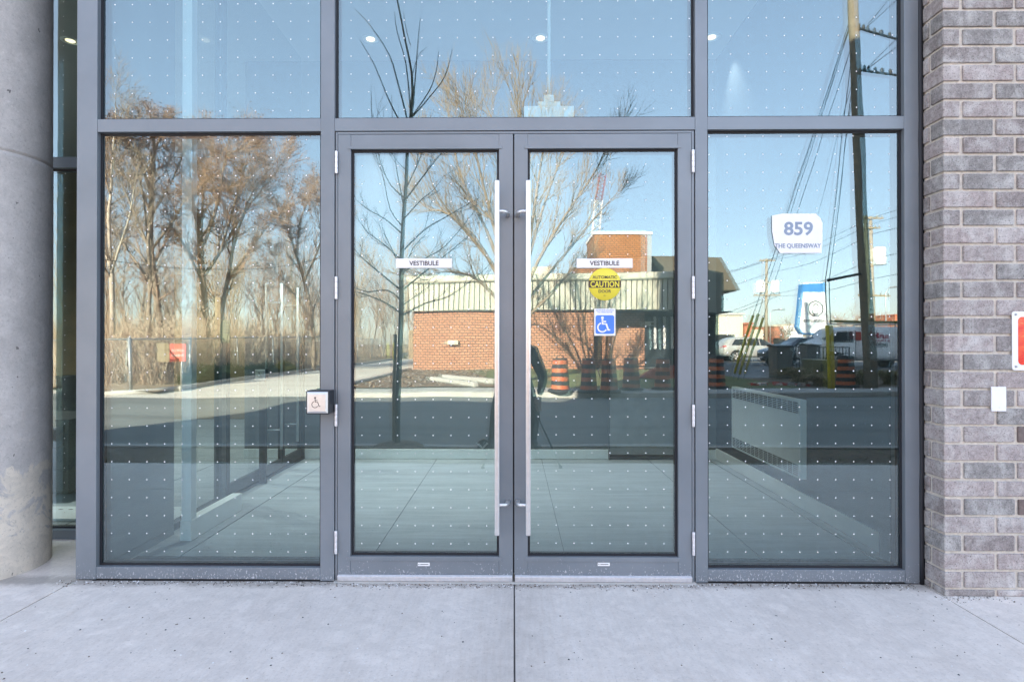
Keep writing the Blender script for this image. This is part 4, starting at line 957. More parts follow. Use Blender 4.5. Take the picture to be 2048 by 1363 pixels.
# red board sign, timber post with small board
p=B(352,722,16.8); q=B(352,688,16.8)
rb=thing('red_board_sign','faded red board with two lines of pale writing on the fence','sign',(p.x,p.y,p.z))
x0,x1=B(341,700,16.8).x,B(374,700,16.8).x; b=MB(); b.box(x0,x1,p.y-.015,p.y+.015,p.z,q.z); part('board',b,M['redsign'],rb,bevel=.004)
b=MB(); b.tube([((x0+x1)/2+.1,p.y-.04,-.05),((x0+x1)/2+.1,p.y-.04,q.z)],.03,6); part('post',b,M['galv'],rb)
text('lettering','PRIVATE',.10,M['kerb'],rb,((x0+x1)/2,p.y+.0165,q.z-.18),facing=1,width=.38) if False else None
b=MB(); rng=random.Random(2)
for zz in (q.z-.19,q.z-.33):
    x=x0+.06
    while x<x1-.06: w_=rng.uniform(.015,.03); b.box(x,x+w_,p.y+.0155,p.y+.018,zz-.035,zz+.03); x+=w_+.016
part('worn_writing',b,M['kerb'],rb)
x0,x1=B(316,700,17.1).x,B(340,700,17.1).x; b=MB(); b.box(x0,x1,p.y-.33,p.y-.30,p.z-.02,q.z+.02); solo('plywood_board',b,M['wood'],'pale plywood board just left of the red board','board',(x0,p.y-.3,p.z))
tpx=B(437,749,20.5,0); tpost=thing('timber_post','square timber post carrying a small grey notice board','post',(tpx.x,tpx.y,0))
top=B(437,596,20.5).z; b=MB(); b.box(tpx.x-.10,tpx.x+.10,tpx.y-.1,tpx.y+.1,-.05,top); part('post',b,M['wood'],tpost,bevel=.01)
b=MB(); a=B(444,640,20.4); c=B(458,686,20.4); b.box(a.x,c.x,tpx.y+.05,tpx.y+.08,c.z,a.z); nb_=part('notice_board',b,M['utility'],tpost)
b=MB()
for i in range(4): b.box(a.x+.03,c.x-.03,tpx.y+.0805,tpx.y+.083,a.z-.10-i*.12,a.z-.07-i*.12)
part('notice_lines',b,M['ink'],nb_)
# bollards near the back of the driveway
for px,lb in ((786.5,'yellow steel bollard left of the dark sapling trunk'),(797,'yellow steel bollard right behind the dark sapling trunk')):
    p=B(px,715,46,-.05); b=MB(); b.lathe([(0,1.42),(.12,1.36),(.15,1.28),(.15,-.0)],p.x,p.y,14); solo('bollard',b,M['guard'],lb,'bollard',(p.x,p.y,0),'yellow bollards at the end of the driveway')
p=B(808,715,47,0); b=MB(); rng=random.Random(3)
for i in range(9): b.lathe([(0,.42),(.16,.36),(.24,.2),(.2,0)],p.x+rng.uniform(-.5,.7),p.y+rng.uniform(-.3,.3),8,cz=rng.uniform(-.1,.1))
solo('white_rubble_pile',b,M['kerb'],'small pile of pale bags beside the brick building','pile',tuple(p))
b=MB(); a=B(816,680,46); b.box(a.x,a.x+1.0,a.y,a.y+.1,-.05,2.3); 
for i in range(6): b.box(a.x+.02+i*.165,a.x+.15+i*.165,a.y+.1005,a.y+.13,.05,2.35)
solo('wooden_enclosure',b,M['wood'],'dark wooden enclosure between bollards and brick building','enclosure',(a.x,a.y,0))
# concrete wheel stops on the lawn
for (pa_,pb_,lb) in (((865,762),(955,775),'long pale concrete curb stone lying on the mulch'),((890,757),(990,768),'long pale concrete curb stone lying on the grass')):
    a=B(pa_[0],pa_[1],1406/(pa_[1]-686),.0); c=B(pb_[0],pb_[1],1406/(pb_[1]-686),.0); dv=(c-a).normalized(); nn=Vector((-dv.y,dv.x,0))*.09
    b=MB(); vs_=[a-nn,c-nn,c+nn,a+nn]; b.add([(v.x,v.y,.0) for v in vs_]+[(v.x*.98+a.x*.02,v.y*.99+a.y*.01,.15) for v in vs_],[(3,2,1,0),(4,5,6,7),(0,1,5,4),(1,2,6,5),(2,3,7,6),(3,0,4,7)]); solo('curb_stone',b,M['kerb'],lb,'curb stone',tuple(a),bevel=.02)
# ------------------------------------------------------------------ brick building across the road
BD=26.0; BY=-(BD-2.948)+.06
bb=thing('brick_building','low orange brick building with cream ribbed fascia and chimney tower','building',(0,BY,0))
Xl=B(825,700,26).x; Xr=B(1303,700,26).x; Xm=B(1186,700,26).x; ZF0=B(900,621,26).z; ZF1=B(900,563,26).z; ZC=B(900,549,26).z
b=MB(); b.box(Xl,Xm,BY-14,BY,-.05,ZF0+.2); b.box(Xm+.002,Xr,BY-14,BY-1.5,-.05,ZF0+.2); part('wall',b,M['redbrick'],bb)
Xf0=B(816,590,25.7).x; Xf1=B(1345,590,25.7).x
b=MB(); b.box(Xf0,Xf1,BY-.5,BY+.12,ZF0+.002,ZF1-.002)
x=Xf0
while x<Xf1-.06: b.box(x+.002,x+.185,BY+.1205,BY+.26,ZF0,ZF1); x+=.235
b.box(Xf0,Xf0+.1,BY-14,BY-.5,ZF0,ZF1)
part('fascia',b,M['cream'],bb)
b=MB(); b.prism([(BY+.36,ZF1+.0005),(BY+.40,ZF1+.06),(BY+.33,ZC),(BY-.5,ZC+.02),(BY-.5,ZF1+.0005)],'x',Xf0-.08,Xf1+.03); part('coping',b,M['cream'],bb)
b=MB(); b.box(Xf0+.1,Xf1,BY-13.8,BY-.502,ZF0+.205,ZF1+.1); part('roof',b,M['roofgrey'],bb)
b=MB(); b.box(Xm,Xf1+3,BY-3.5,BY-.502,ZF0-.04,ZF0-.003); part('soffit',b,M['charcoal'],bb)
# dark olive fascia turning the corner towards the street, shade painted into its colour
Xe=B(1472,560,25.2).x
b=MB(); zt=B(1450,541,25).z; b.prism([(Xf1+.032,BY-.5),(Xf1+.032,BY+.3),(Xf1+1.1,BY+1.15),(Xe-.2,BY-.2),(Xe,BY-6)],'z',ZF0-.12,zt); part('corner_canopy',b,M['fasciashade'],bb)
# tower
a=B(1186,463,30); c=B(1291,463,30); ty=-(30-2.948)+.06
b=MB(); b.box(a.x,c.x,ty-3.2,ty,ZF1,a.z-.12); part('tower',b,M['darkbrick'],bb)
b=MB(); b.box(a.x-.05,c.x+.28,ty-3.3,ty+.06,a.z-.1195,a.z+.02); part('tower_cap',b,M['white'],bb)
b=MB(); b.box(c.x+.001,c.x+.25,ty-3,ty-.02,ZF1+.3,a.z-.125); part('tower_edge_strip',b,M['galv'],bb)  # narrow grey strip up the tower's right edge
a2=B(1152,528,29); b=MB(); b.box(a2.x,a.x-.01,ty-2,ty-.1,ZF1,a2.z); part('low_stack',b,M['darkbrick'],bb)
a2=B(1064,530,30); c2=B(1101,530,30); b=MB(); b.box(a2.x,c2.x,ty-3,ty-.5,ZF1,a2.z); b.box(a2.x-.6,a2.x-.01,ty-3,ty-.5,ZF1,a2.z-.6); part('rooftop_unit',b,M['stucco'],bb)
a2=B(1302,520,34); b=MB(); b.prism([(a.x+2.6,ZC-.1),(a.x+2.6,a2.z),(a.x+3.0,a2.z+.1),(a.x+8,a2.z+.05),(a.x+9,ZC-.1)],'y',ty-9,ty-3.4); part('rear_roof',b,M['roofgrey'],bb)
# entrance recess: dark glazing with pale frames
y_=BY-1.52; b=MB(); b.box(Xr,Xr+3.6,y_-.4,y_-.1,0,ZF0); part('entrance_glazing',b,M['carglass'],bb)
for px in (1317,1337,1353,1372): 
    x=B(px,700,26.8).x; b=MB(); b.box(x-.06,x+.06,y_-.098,y_-.02,.9,ZF0-.25); part('window_frame',b,M['sign'],bb)
b=MB(); b.box(Xr+.02,Xr+3.6,y_-.098,y_-.05,.0,.12); part('door_sill',b,M['charcoal'],bb)
x=B(1312,655,26.6).x; b=MB(); b.box(x-.33,x+.22,y_-.019,y_+.01,2.02,2.24); es=part('name_board',b,M['sign'],bb); b=MB(); b.box(x-.05,x+.10,y_+.0105,y_+.014,2.06,2.18); part('name_letters',b,M['blacktext'],es)
# wall light
a=B(907,685,26); b=MB(); b.prism([(BY+.001,a.z-.08),(BY+.22,a.z-.08),(BY+.22,a.z+.02),(BY+.12,a.z+.10),(BY+.001,a.z+.10)],'x',a.x-.2,a.x+.28); solo('wall_light',b,M['stucco'],'boxy beige wall light on the orange brick wall','wall light',(a.x,BY,a.z),bevel=.01)
a=B(869,548,27.5); b=MB(); b.tube([(a.x,a.y,ZC-.1),(a.x,a.y,ZC+.45)],.06,8); b.lathe([(.12,0),(.12,.06),(0,.1)],a.x,a.y,8,cz=ZC+.45); solo('roof_vent_pipe',b,M['galv'],'short vent pipe standing on the roof edge of the brick building','vent pipe',(a.x,a.y,ZC))
# handrails at the entrance
hr=thing('entrance_handrail','thin dark handrail before the shaded entrance of brick building','handrail',(4.2,-17,0))
b=MB(); a=B(1200,765,20.0,0); z1=B(1203,735,20).z; b.tube([(a.x,a.y,0),(a.x-.07,a.y,z1-.1),(a.x+.12,a.y-.1,z1+.07),(a.x+.2,a.y-.2,z1),(a.x+2.9,a.y-1.2,z1)],.022,6); b.tube([(a.x+2.9,a.y-1.2,z1),(a.x+2.9,a.y-1.2,0)],.022,6); b.tube([(a.x+1.4,a.y-.65,z1),(a.x+1.4,a.y-.65,0)],.018,6); part('rail',b,M['cable'],hr)
# crane
cr=thing('tower_crane','distant white lattice crane boom with red tip above the tower','crane',tuple(B(1168,560,120,0)))
def lattice(mb,p,q,w_,n,m=0,r=.10):
    p=Vector(p);q=Vector(q);ax=(q-p).normalized();u=ax.cross(Vector((0,1,0))).normalized()*w_;v=Vector((0,1,0))*w_
    cs_=[u+v,u-v,-u-v,-u+v]
    for c_ in cs_: mb.tube([p+c_,q+c_],r,4,m)
    for i in range(n):
        a=p.lerp(q,i/n);c=p.lerp(q,(i+1)/n)
        for j in range(4): mb.tube([a+cs_[j],c+cs_[(j+1)%4]],r*.7,3,m,cap=False)
P0,P1,P2_=B(1168,580,120),B(1195,400,120),B(1204,350,120); P0.z=0
b=MB(); lattice(b,P0,P1,.75,26); part('boom',b,M['craneW'],cr); b=MB(); lattice(b,P1,P2_,.62,7); part('boom_tip',b,M['craneR'],cr)
# ------------------------------------------------------------------ traffic drums
def barrel(loc,label,H=.86):
    t=thing('traffic_drum',label,'traffic drum',tuple(loc),'black and orange traffic drums along the far kerb')
    b=MB(); b.lathe([(0,0),(.31,0),(.32,.03),(.29,.06),(.24,.075)],loc[0],loc[1],20,cz=loc[2]+.001); part('base',b,M['rubber'],t)
    r=lambda z:.235-.06*(z/H); prof=[];mats=[]
    bands=[(.08,0),(.17,1),(.27,0),(.37,1),(.47,0),(.57,1),(.67,0),(.77,1),(H,0)]
    z=.075; prof.append((r(z),z))
    for i,(zz,m) in enumerate(bands[1:]): prof.append((r(zz),zz)); mats.append(bands[i+1][1] if False else (1 if i%2==0 else 0))
    prof.append((.12,H+.015)); mats.append(0); prof.append((0,H+.015)); mats.append(0)
    b=MB(); b.lathe(prof,loc[0],loc[1],24,cz=loc[2],mats=mats); body=part('drum_body',b,[M['rubber'],M['orange']],t)
    b=MB(); b.tube([(loc[0]-.09,loc[1],loc[2]+H),(loc[0]-.07,loc[1],loc[2]+H+.08),(loc[0]+.07,loc[1],loc[2]+H+.08),(loc[0]+.09,loc[1],loc[2]+H)],.014,6); part('handle',b,M['rubber'],t); return t
for px,py,w_,lb in ((1118,789,14.6,'slim black and orange drum nearest the crouching person'),(1175,791,14.5,'black and orange drum left of the wheelchair sticker'),(1218,792,14.5,'black and orange drum directly below the wheelchair sticker'),(1262,789,15.2,'black and orange drum right of the wheelchair sticker'),(1325,787,15.4,'black and orange drum before the orange barrier'),(1431,777,15.9,'black and orange drum at the left edge of the right pane'),(1690,777,15.9,'black and orange drum beside the utility pole')):
    p=B(px,py,w_); z=-.13 if px<1400 else .004; p.z=z; 
    if px<1400: p.y=max(p.y,-11.0) if False else p.y
    if p.y<-11.45: p.z=.004
    barrel(p,lb,.80 if px<1400 else .86)
# orange barrier lying by the entrance
p=B(1330,752,20.0,.0); br_=thing('orange_barrier','faded orange plastic barrier lying on the grass by the entrance','barrier',tuple(p))
b=MB(); b.prism([(p.x-1.0,.05),(p.x-.5,.30),(p.x,.48),(p.x+.6,.36),(p.x+1.3,.34),(p.x+1.4,.12),(p.x+.6,.0),(p.x-.6,.0)],'y',p.y-.2,p.y+.15); part('shell',b,M['red'],br_,bevel=.04)
# ------------------------------------------------------------------ parking side: utility poles, wires
up_=thing('utility_pole','thick shaded timber utility pole filling the right pane, top sunlit','utility pole',(9.75,-12.7,0))
PB=B(1738,783,15.6,0); PT=B(1703,-60,15.6); 
b=MB(); n=16; b.tube([PB.lerp(PT,i/n) for i in range(n+1)],[.17-.045*i/n for i in range(n+1)],16); part('pole',b,M['polewood'],up_)
def PP(py,px=None,dd=0): 
    t=(783-py)/(783+60); return PB.lerp(PT,t)
for (y0,x1,y1) in ((53,1795,78),(140,1795,152)):
    a=PP(y0); c=B(x1,y1,17.4); b=MB(); b.tube([a,c],.035,6); b.tube([PP(y0+14),a.lerp(c,.16)],.02,5)
    arm=part('cross_arm',b,M['cable'],up_)
    for t in (.1,.2,.3,.45,.6,.62,.8):
        q=a.lerp(c,t); b=MB(); b.lathe([(0,-.06),(.05,-.05),(.03,-.02),(.055,0),(.03,.03),(.05,.06),(.02,.09),(0,.13)],q.x,q.y,8,cz=q.z+.05); part('insulator',b,M['cable'],arm)
a=PP(553); c=B(1656,563,15.2); b=MB(); b.tube([a,c],.035,8); part('guy_strut',b,M['galv'] if False else M['cable'],up_)
def wire(name,label,pts,r=.011,cat='cable',grp='overhead wires and guys',mat='cable',k=3):
    b=MB(); b.tube(smooth_path([Vector(p) for p in pts],k),r,4); return solo(name,b,M[mat],label,cat,tuple(pts[0]),grp)
# guys coming down to the ground with yellow guards
for i,(x0,y0,xg,yg,xa,ya) in enumerate(((1690,20,1491,655,1462,757),(1696,30,1497,655,1472,759),(1697,75,1506,660,1484,757))):
    top_=PP(y0); an=B(xa,ya,1406/(ya-686),.0)
    wire('guy_wire','%s slanting guy wire from the utility pole to its yellow guard'%('outer','middle','inner')[i],[top_,an],.009,'guy wire',k=1)
    t=top_; L=(top_-an); s_=an+L*.02; e_=an+L.normalized()*2.35; b=MB(); b.tube([s_,e_],.045,8); solo('guy_guard',b,M['guard'],'%s slanting yellow guard on a guy wire before the silver car'%('leftmost','middle','rightmost')[i],'guy guard',tuple(s_),'yellow guy wire guards')
for i,dx in enumerate((-4,3)):
    a=PP(60+i*60); c=B(1656+dx,563,15.2); e_=B(1663+dx,756,15.6,.0)
    wire('guy_wire','%s upright guy wire passing over the strut end'%('left','right')[i],[a,c],.009,'guy wire',k=1); wire('guy_wire','lower %s end of the upright guy wire under the strut'%('left','right')[i],[c,e_],.012,'guy wire',k=1)
    L=c-e_; b=MB(); b.tube([e_,e_+L.normalized()*1.75],.05,8); solo('guy_guard',b,M['guard'],'%s upright yellow guard before the white van'%('left','right')[i],'guy guard',tuple(e_),'yellow guy wire guards')
def farpole(px,ptop,pbot,d,label,seed,tf):
    p=B(px,700,d,0); zt=B(px,ptop,d).z; t=thing('utility_pole',label,'utility pole',tuple(p),'distant utility poles')
    b=MB(); b.tube([(p.x,p.y,0),(p.x,p.y,zt)],[.2,.14],10); part('pole',b,M['wood'],t)
    for k,(pz,hw) in enumerate(((ptop+4,.85),(ptop+(52 if d>50 else 25),.6),(pbot,1.5 if d>50 else 1.2))):
        z=B(px,pz,d).z; b=MB(); b.box(p.x-hw,p.x+hw,p.y+.15,p.y+.27,z-.06,z+.06); arm=part('cross_arm',b,M['wood'],t)
        for q in (-.9,-.45,.45,.9): b=MB(); b.lathe([(0,0),(.07,.02),(.04,.1),(.07,.14),(0,.22)],p.x+q*hw,p.y+.21,6,cz=z+.06); part('insulator',b,M['galv'],arm)
    for q,zz in tf:
        z=B(px,zz,d).z; b=MB(); b.lathe([(0,0),(.42,0),(.44,.1),(.44,1.2),(.36,1.3),(0,1.32)],p.x+q,p.y+.3,16,cz=z); part('transformer',b,M['sign'],t)
    return t,p,zt
_,pA,zA=farpole(1530,517,593,62,'distant pole with two white transformers above the silver car',1,[(-.75,588),(.85,588)])
_,pB,zB=farpole(1743,432,592,43,'distant pole with transformer just right of the thick utility pole',2,[(.45,532)])
for i,(pz1,pz2,sag) in enumerate(((519,435,.5),(519,448,.7),(545,470,.6),(590,520,.5),(594,560,.4))):
    a=B(1530+6*i,pz1,62); c=B(1743,pz2,43); m_=a.lerp(c,.5)-Vector((0,0,sag)); wire('overhead_wire','thin wire number %s down strung between the two distant poles'%('one','two','three','four','five')[i] if False else ('topmost','second','third','fourth','lowest')[i]+' thin wire strung between the two distant poles',[a,m_,c],.018)
    a2=B(1330,pz1+55+4*i,90); m_=a.lerp(a2,.5)-Vector((0,0,.5)); wire('overhead_wire',('topmost','second','third','fourth','lowest')[i]+' wire running left from the distant transformer pole',[a,m_,a2],.022)
    c2=B(1830,pz2-30+3*i,36); wire('overhead_wire',('topmost','second','third','fourth','lowest')[i]+' wire running right from the nearer distant pole',[c,c2],.018,k=1)
# main line wires from the near pole away and off to the right
for i,(y0,x1,y1) in enumerate(((55,1795,-20),(58,1800,-5),(142,1800,70),(145,1805,85))):
    wire('overhead_wire',('upper','second','third','lower')[i]+' wire rising right from the near pole cross arms',[PP(y0)+Vector((.45,-.1,.15)),B(x1,y1,20)],.010,k=1)
for i,(y0,x1,y1) in enumerate(((30,1535,520),(34,1541,521),(140,1600,560),(150,1652,562))):
    wire('overhead_wire',('leftmost','second','third','rightmost')[i]+' long wire sweeping from the near pole to the distant pole',[PP(y0),B(x1,y1,60)],.009,k=1)
wire('overhead_wire','single dark cable sagging across the woodlot',[B(150,510,18),B(300,530,20),B(420,538,22),B(540,535,24),B(680,510,26)],.014)
# ------------------------------------------------------------------ pylon sign
pd=33.0; pys=thing('pylon_sign','white tapering pylon sign with blue border and round emblem','sign',tuple(B(1635,668,pd,0)))
Q=lambda x,y:(B(x,y,pd).x,B(x,y,pd).z)
yb=B(1630,600,pd).y
outer=[Q(1597,654),Q(1599,640),Q(1608,570),Q(1652,568),Q(1656,640),Q(1660,652),Q(1652,668),Q(1606,668)]
b=MB(); b.prism(outer,'y',yb-.5,yb); part('cabinet',b,M['signblue'],pys)
inner=[Q(1600,653),Q(1602,640),Q(1609,586),Q(1651,586),Q(1655,640),Q(1658,652),Q(1651,665),Q(1607,665)]
b=MB(); b.prism(inner,'y',yb+.001,yb+.03); face=part('face_panel',b,M['sign'],pys)
b=MB(); x,z=Q(1610,571); x2,_z=Q(1650,571); b.lathe([(0,0),(.1,.0)],0,0,3) if False else None
b.box(x,x2,yb-.4,yb-.1,z,z+.12); part('top_rail',b,M['sign'],pys)
cx_,cz_=Q(1633,617)
def ring(mb,cx,cz,r,t,y,a0=0,a1=360,n=28,m=0):
    for i in range(n):
        p,q=R(a0+(a1-a0)*i/n),R(a0+(a1-a0)*(i+1)/n)
        mb.add([(cx+(r-t)*math.cos(p),y,cz+(r-t)*math.sin(p)),(cx+r*math.cos(p),y,cz+r*math.sin(p)),(cx+r*math.cos(q),y,cz+r*math.sin(q)),(cx+(r-t)*math.cos(q),y,cz+(r-t)*math.sin(q))],[(0,1,2,3)],m)
b=MB(); ye=yb+.033; ring(b,cx_,cz_,.44,.07,ye); ring(b,cx_+.02,cz_+.12,.17,.07,ye+.002,-60,190,14); ring(b,cx_-.02,cz_-.14,.20,.08,ye+.002,150,330,14)
b.prism([(cx_-.18,cz_-.45),(cx_-.05,cz_-.25),(cx_-.02,cz_-.42)],'y',ye,ye+.004); b.prism([(cx_+.05,cz_-.42),(cx_+.02,cz_-.24),(cx_+.20,cz_-.46)],'y',ye,ye+.004)
part('emblem',b,M['blacktext'],face)
text('lettering','manoeuvres',.22,M['blacktext'],pys,(Q(1630,641)[0],yb+.034,Q(1630,641)[1]),facing=1,width=1.25,bold=.03)
b=MB(); x,z=Q(1633,668); b.box(x-.35,x+.35,yb-.4,yb-.1,0,z-.002); part('plinth',b,M['sign'],pys)
# ------------------------------------------------------------------ vehicles
def wheel(parent,x,y,r,side,width=.2):
    b=MB(); b.lathe([(r*.66,-width/2),(r*.95,-width/2),(r,-width/4),(r,width/4),(r*.95,width/2),(r*.66,width/2)],x,y,26,cz=0,axis='y'); 
    b.v=[(v[0],v[1],v[2]+r) for v in b.v]
    wq=part('wheel',b,M['rubber'],parent)
    yy=y+side*(width/2-.02)
    b=MB(); b.disc((x,yy-side*.04,r),r*.68,24,'y',1)
    for i in range(5):
        a=R(72*i+18)
        for da in (-.16,.16):
            c,s_=math.cos(a+da),math.sin(a+da); c1,s1=math.cos(a+da*.4),math.sin(a+da*.4); nx,nz=-s_*.022,c*.022
            b.add([(x+c1*.05+nx,yy,r+s1*.05+nz),(x+c1*.05-nx,yy,r+s1*.05-nz),(x+c*r*.66-nx,yy,r+s_*r*.66-nz),(x+c*r*.66+nx,yy,r+s_*r*.66+nz)],[(0,1,2,3)],0)
    b.disc((x,yy+side*.004,r),.06,12,'y',0)
    n=24
    for i in range(n):
        a,q=6.28318*i/n,6.28318*(i+1)/n; b.add([(x+r*.62*math.cos(a),yy,r+r*.62*math.sin(a)),(x+r*.68*math.cos(a),yy,r+r*.68*math.sin(a)),(x+r*.68*math.cos(q),yy,r+r*.68*math.sin(q)),(x+r*.62*math.cos(q),yy,r+r*.62*math.sin(q))],[(0,1,2,3)],0)
    part('rim',b,[M['alu'],M['black']],wq)
def loft(st, n_side=None):
    """st: (x, zb, zbelt, zroof, wb, wr) -> closed body mesh, local coords, length along x, symmetrical in y"""
    b=MB(); rows=[]
    for (x,zb,zl,zr,wb,wr) in st:
        h=zl-zb
        half=[(wb*.88,zb),(wb*.98,zb+h*.22),(wb,zb+h*.55),(wb*.99,zb+h*.85),(wb*.955,zl),((wb*.955+wr)/2+.01,(zl+zr)/2),(wr,zr-.035 if zr-zl>.1 else zr-.01),(wr*.86,zr),(0,zr+.012)]
        rows.append([(x,y,z) for y,z in half]+[(x,-y,z) for y,z in reversed(half[:-1])])
    n=len(rows[0])
    vs_=[v for r_ in rows for v in r_]; fs=[(i*n+j,(i+1)*n+j,(i+1)*n+(j+1)%n,i*n+(j+1)%n) for i in range(len(rows)-1) for j in range(n)]
    fs+=[tuple(range(n)),tuple(range((len(rows)-1)*n+n-1,(len(rows)-1)*n-1,-1))]
    b.add(vs_,fs,0,True); return b
def car(label,loc,rotz,paint,st,whl,wins,lights,r=.35,name='parked_car',grp='parked cars',W=.92):
    t=thing(name,label,'car' if name!='parked_van' else 'van',loc,grp,rotz or 1e-6)
    OFF[t]=Vector((0,0,0)); body=part('body',loft(st),paint,t)
    s_=body.modifiers.new('sub','SUBSURF'); s_.levels=1; s_.render_levels=1
    for side in (-1,1):
        for x in whl:
            b=MB(); b.disc((x,side*(W+.012),r),r*1.22,24,'y'); b.prism([(x+r*1.2*math.cos(R(a)),r+r*1.2*math.sin(R(a))) for a in range(0,360,20)],'y',side*(W-.25),side*(W+.006)); part('wheel_arch',b,M['black'],t)
            wheel(t,x,side*(W-.06),r,side)
        for (poly,m) in wins:
            b=MB(); v=[(x,side*y,z) for x,y,z in poly]; b.add(v if side>0 else v[::-1],[tuple(range(len(v)))]); part('window',b,M[m],t)
        for (x,y,z,dx,dy,dz,m,nm) in lights:
            b=MB(); b.box(x-dx,x+dx,side*y-dy,side*y+dy,z-dz,z+dz); part(nm,b,M[m],t,bevel=.015)
    return t
suv=[(0,.50,.80,.82,.70,.66),(.05,.36,.98,1.0,.84,.74),(.16,.30,1.04,1.20,.90,.70),(.45,.28,1.06,1.52,.92,.64),(.9,.27,1.06,1.63,.925,.64),(2.0,.26,1.05,1.66,.93,.66),(2.6,.26,1.03,1.58,.93,.66),(3.2,.26,1.01,1.20,.925,.72),(3.45,.27,1.0,1.03,.92,.80),(4.1,.30,.93,.95,.90,.76),(4.45,.36,.82,.84,.82,.68),(4.56,.45,.70,.72,.70,.55)]
wn=[([(.55,.90,1.10),(1.55,.905,1.10),(1.5,.735,1.50),(.85,.72,1.48)],'carglass'),([(1.62,.905,1.10),(2.35,.905,1.08),(2.3,.745,1.53),(1.57,.735,1.51)],'carglass'),([(2.42,.905,1.08),(3.2,.90,1.05),(2.68,.75,1.48),(2.38,.745,1.53)],'carglass')]
a=B(1435,722,38,0)
car('silver hatchback car seen side-on in the sunlit lot',(a.x,a.y,0),0,M['silver'],suv,(.85,3.55),wn,[(.12,.80,.98,.10,.10,.06,'tail','tail_light'),(4.38,.68,.74,.08,.10,.06,'sign','headlight'),(1.9,.925,.90,.10,.01,.015,'silver','door_handle')])
a=B(1536,732,30.5,0)
st2=[(x,zb,zl,zr*.97 if zr>1.3 else zr,wb,wr) for (x,zb,zl,zr,wb,wr) in [(4.56-x,zb,zl,zr,wb,wr) for (x,zb,zl,zr,wb,wr) in suv][::-1]]
wn2=[([(4.56-x,y,z) for x,y,z in p][::-1],m) for p,m in wn]
t=car('slate blue car facing left beside the white van',(a.x,a.y-.9,0),0,M['slate'],st2,(1.02,3.72),wn2,[(.16,.68,.74,.08,.10,.06,'sign','headlight'),(4.44,.80,.98,.10,.10,.06,'tail','tail_light')])
b=MB(); b.box(-.01,.06,-.45,.45,.42,.66); part('grille',b,M['black'],t,bevel=.02); b=MB(); b.box(-.02,-.012,-.18,.18,.40,.50); part('number_plate',b,M['sign'],t)
# windscreen
b=MB(); b.add([(1.18,-.72,1.06),(1.18,.72,1.06),(1.92,.60,1.55),(1.92,-.60,1.55)],[(0,1,2,3)]); part('windscreen',b,M['carglass'],t)
# white van
a=B(1626,738,27.5,0); vx=a.x; vy=a.y-1.0
van=[(0,.45,.85,.87,.80,.7),(.08,.36,1.08,1.1,.92,.8),(.5,.33,1.22,1.25,.98,.86),(.75,.33,1.25,1.42,1.0,.84),(1.15,.32,1.28,1.95,1.0,.86),(1.45,.32,1.3,2.08,1.0,.88),(2.6,.32,1.3,2.12,1.0,.88),(5.5,.32,1.3,2.12,1.0,.88),(5.68,.36,1.3,2.05,.98,.86),(5.72,.5,1.25,1.9,.92,.82)]
wv=[([(.86,.985,1.36),(1.85,.99,1.36),(1.85,.925,1.86),(1.2,.905,1.82)],'carglass'),([(.88,.965,1.30),(1.86,.972,1.30),(1.86,.970,1.345),(.88,.965,1.345)],'black')]
t=car('white service van with red and black lettering and roof rack',(vx,vy,0),0,M['vanwhite'],van,(1.05,4.55),wv,[(.10,.78,.92,.08,.12,.09,'sign','headlight'),(.9,1.08,1.35,.05,.08,.12,'black','wing_mirror'),(5.70,.84,1.5,.04,.06,.22,'tail','tail_light')],r=.37,name='parked_van',grp=None,W=1.0)
b=MB(); b.add([(.62,-.80,1.32),(.62,.80,1.32),(1.18,.72,1.92),(1.18,-.72,1.92)],[(0,1,2,3)]); part('windscreen',b,M['carglass'],t)
for side in (1,):
    b=MB(); b.box(1.93,1.95,side*1.003,side*1.006,.45,1.9); b.box(2.95,2.965,side*1.003,side*1.006,.45,1.9); part('door_seam',b,M['black'],t)
    b=MB(); b.box(1.95,2.2,side*.996,side*1.01,1.42,1.84); part('red_panel',b,M['tail'],t)
OFF[t]=Vector((0,0,0))
def vt(s,h,mat,x,z,wd,bold=.02): return text('lettering',s,h,M[mat],t,(x,1.015 if z<1.3 else .985-(z-1.3)*.13,z),facing=1,bold=bold,width=wd)
vt('anMac',.28,'redtext',2.95,1.66,1.35,.05); vt('& DRAIN SERV',.12,'redtext',2.95,1.42,1.4,.03); vt('EMERGENCY',.15,'blacktext',2.95,1.22,1.1,.03); vt('Transit',.1,'blacktext',2.5,.95,.5) if False else None
b=MB(); b.box(2.3,3.5,1.012,1.016,1.09,1.11); part('underline',b,M['blacktext'],t)
rk=MB()
for yy in (-.7,.7): rk.box(1.6,5.4,yy-.02,yy+.02,2.25,2.29)
for xx in (1.7,2.9,4.1,5.3): rk.box(xx-.02,xx+.02,-.7,.7,2.21,2.25); rk.box(xx-.02,xx+.02,-.72,-.68,2.10,2.25); rk.box(xx-.02,xx+.02,.68,.72,2.10,2.25)
part('roof_rack',rk,M['galv'],t)
ld=thing('ladder','green and black ladder strapped to the van roof rack','ladder',(vx+1.3,vy+.3,2.3)); b=MB()
for yy in (.15,.55): b.box(vx+1.3,vx+4.6,vy+yy-.03,vy+yy+.03,2.31,2.40)
part('stiles',b,M['ygreen'],ld)
b=MB()
for i in range(11): b.tube([(vx+1.45+i*.3,vy+.15,2.36),(vx+1.45+i*.3,vy+.55,2.36)],.018,6)
part('rungs',b,M['galv'],ld)
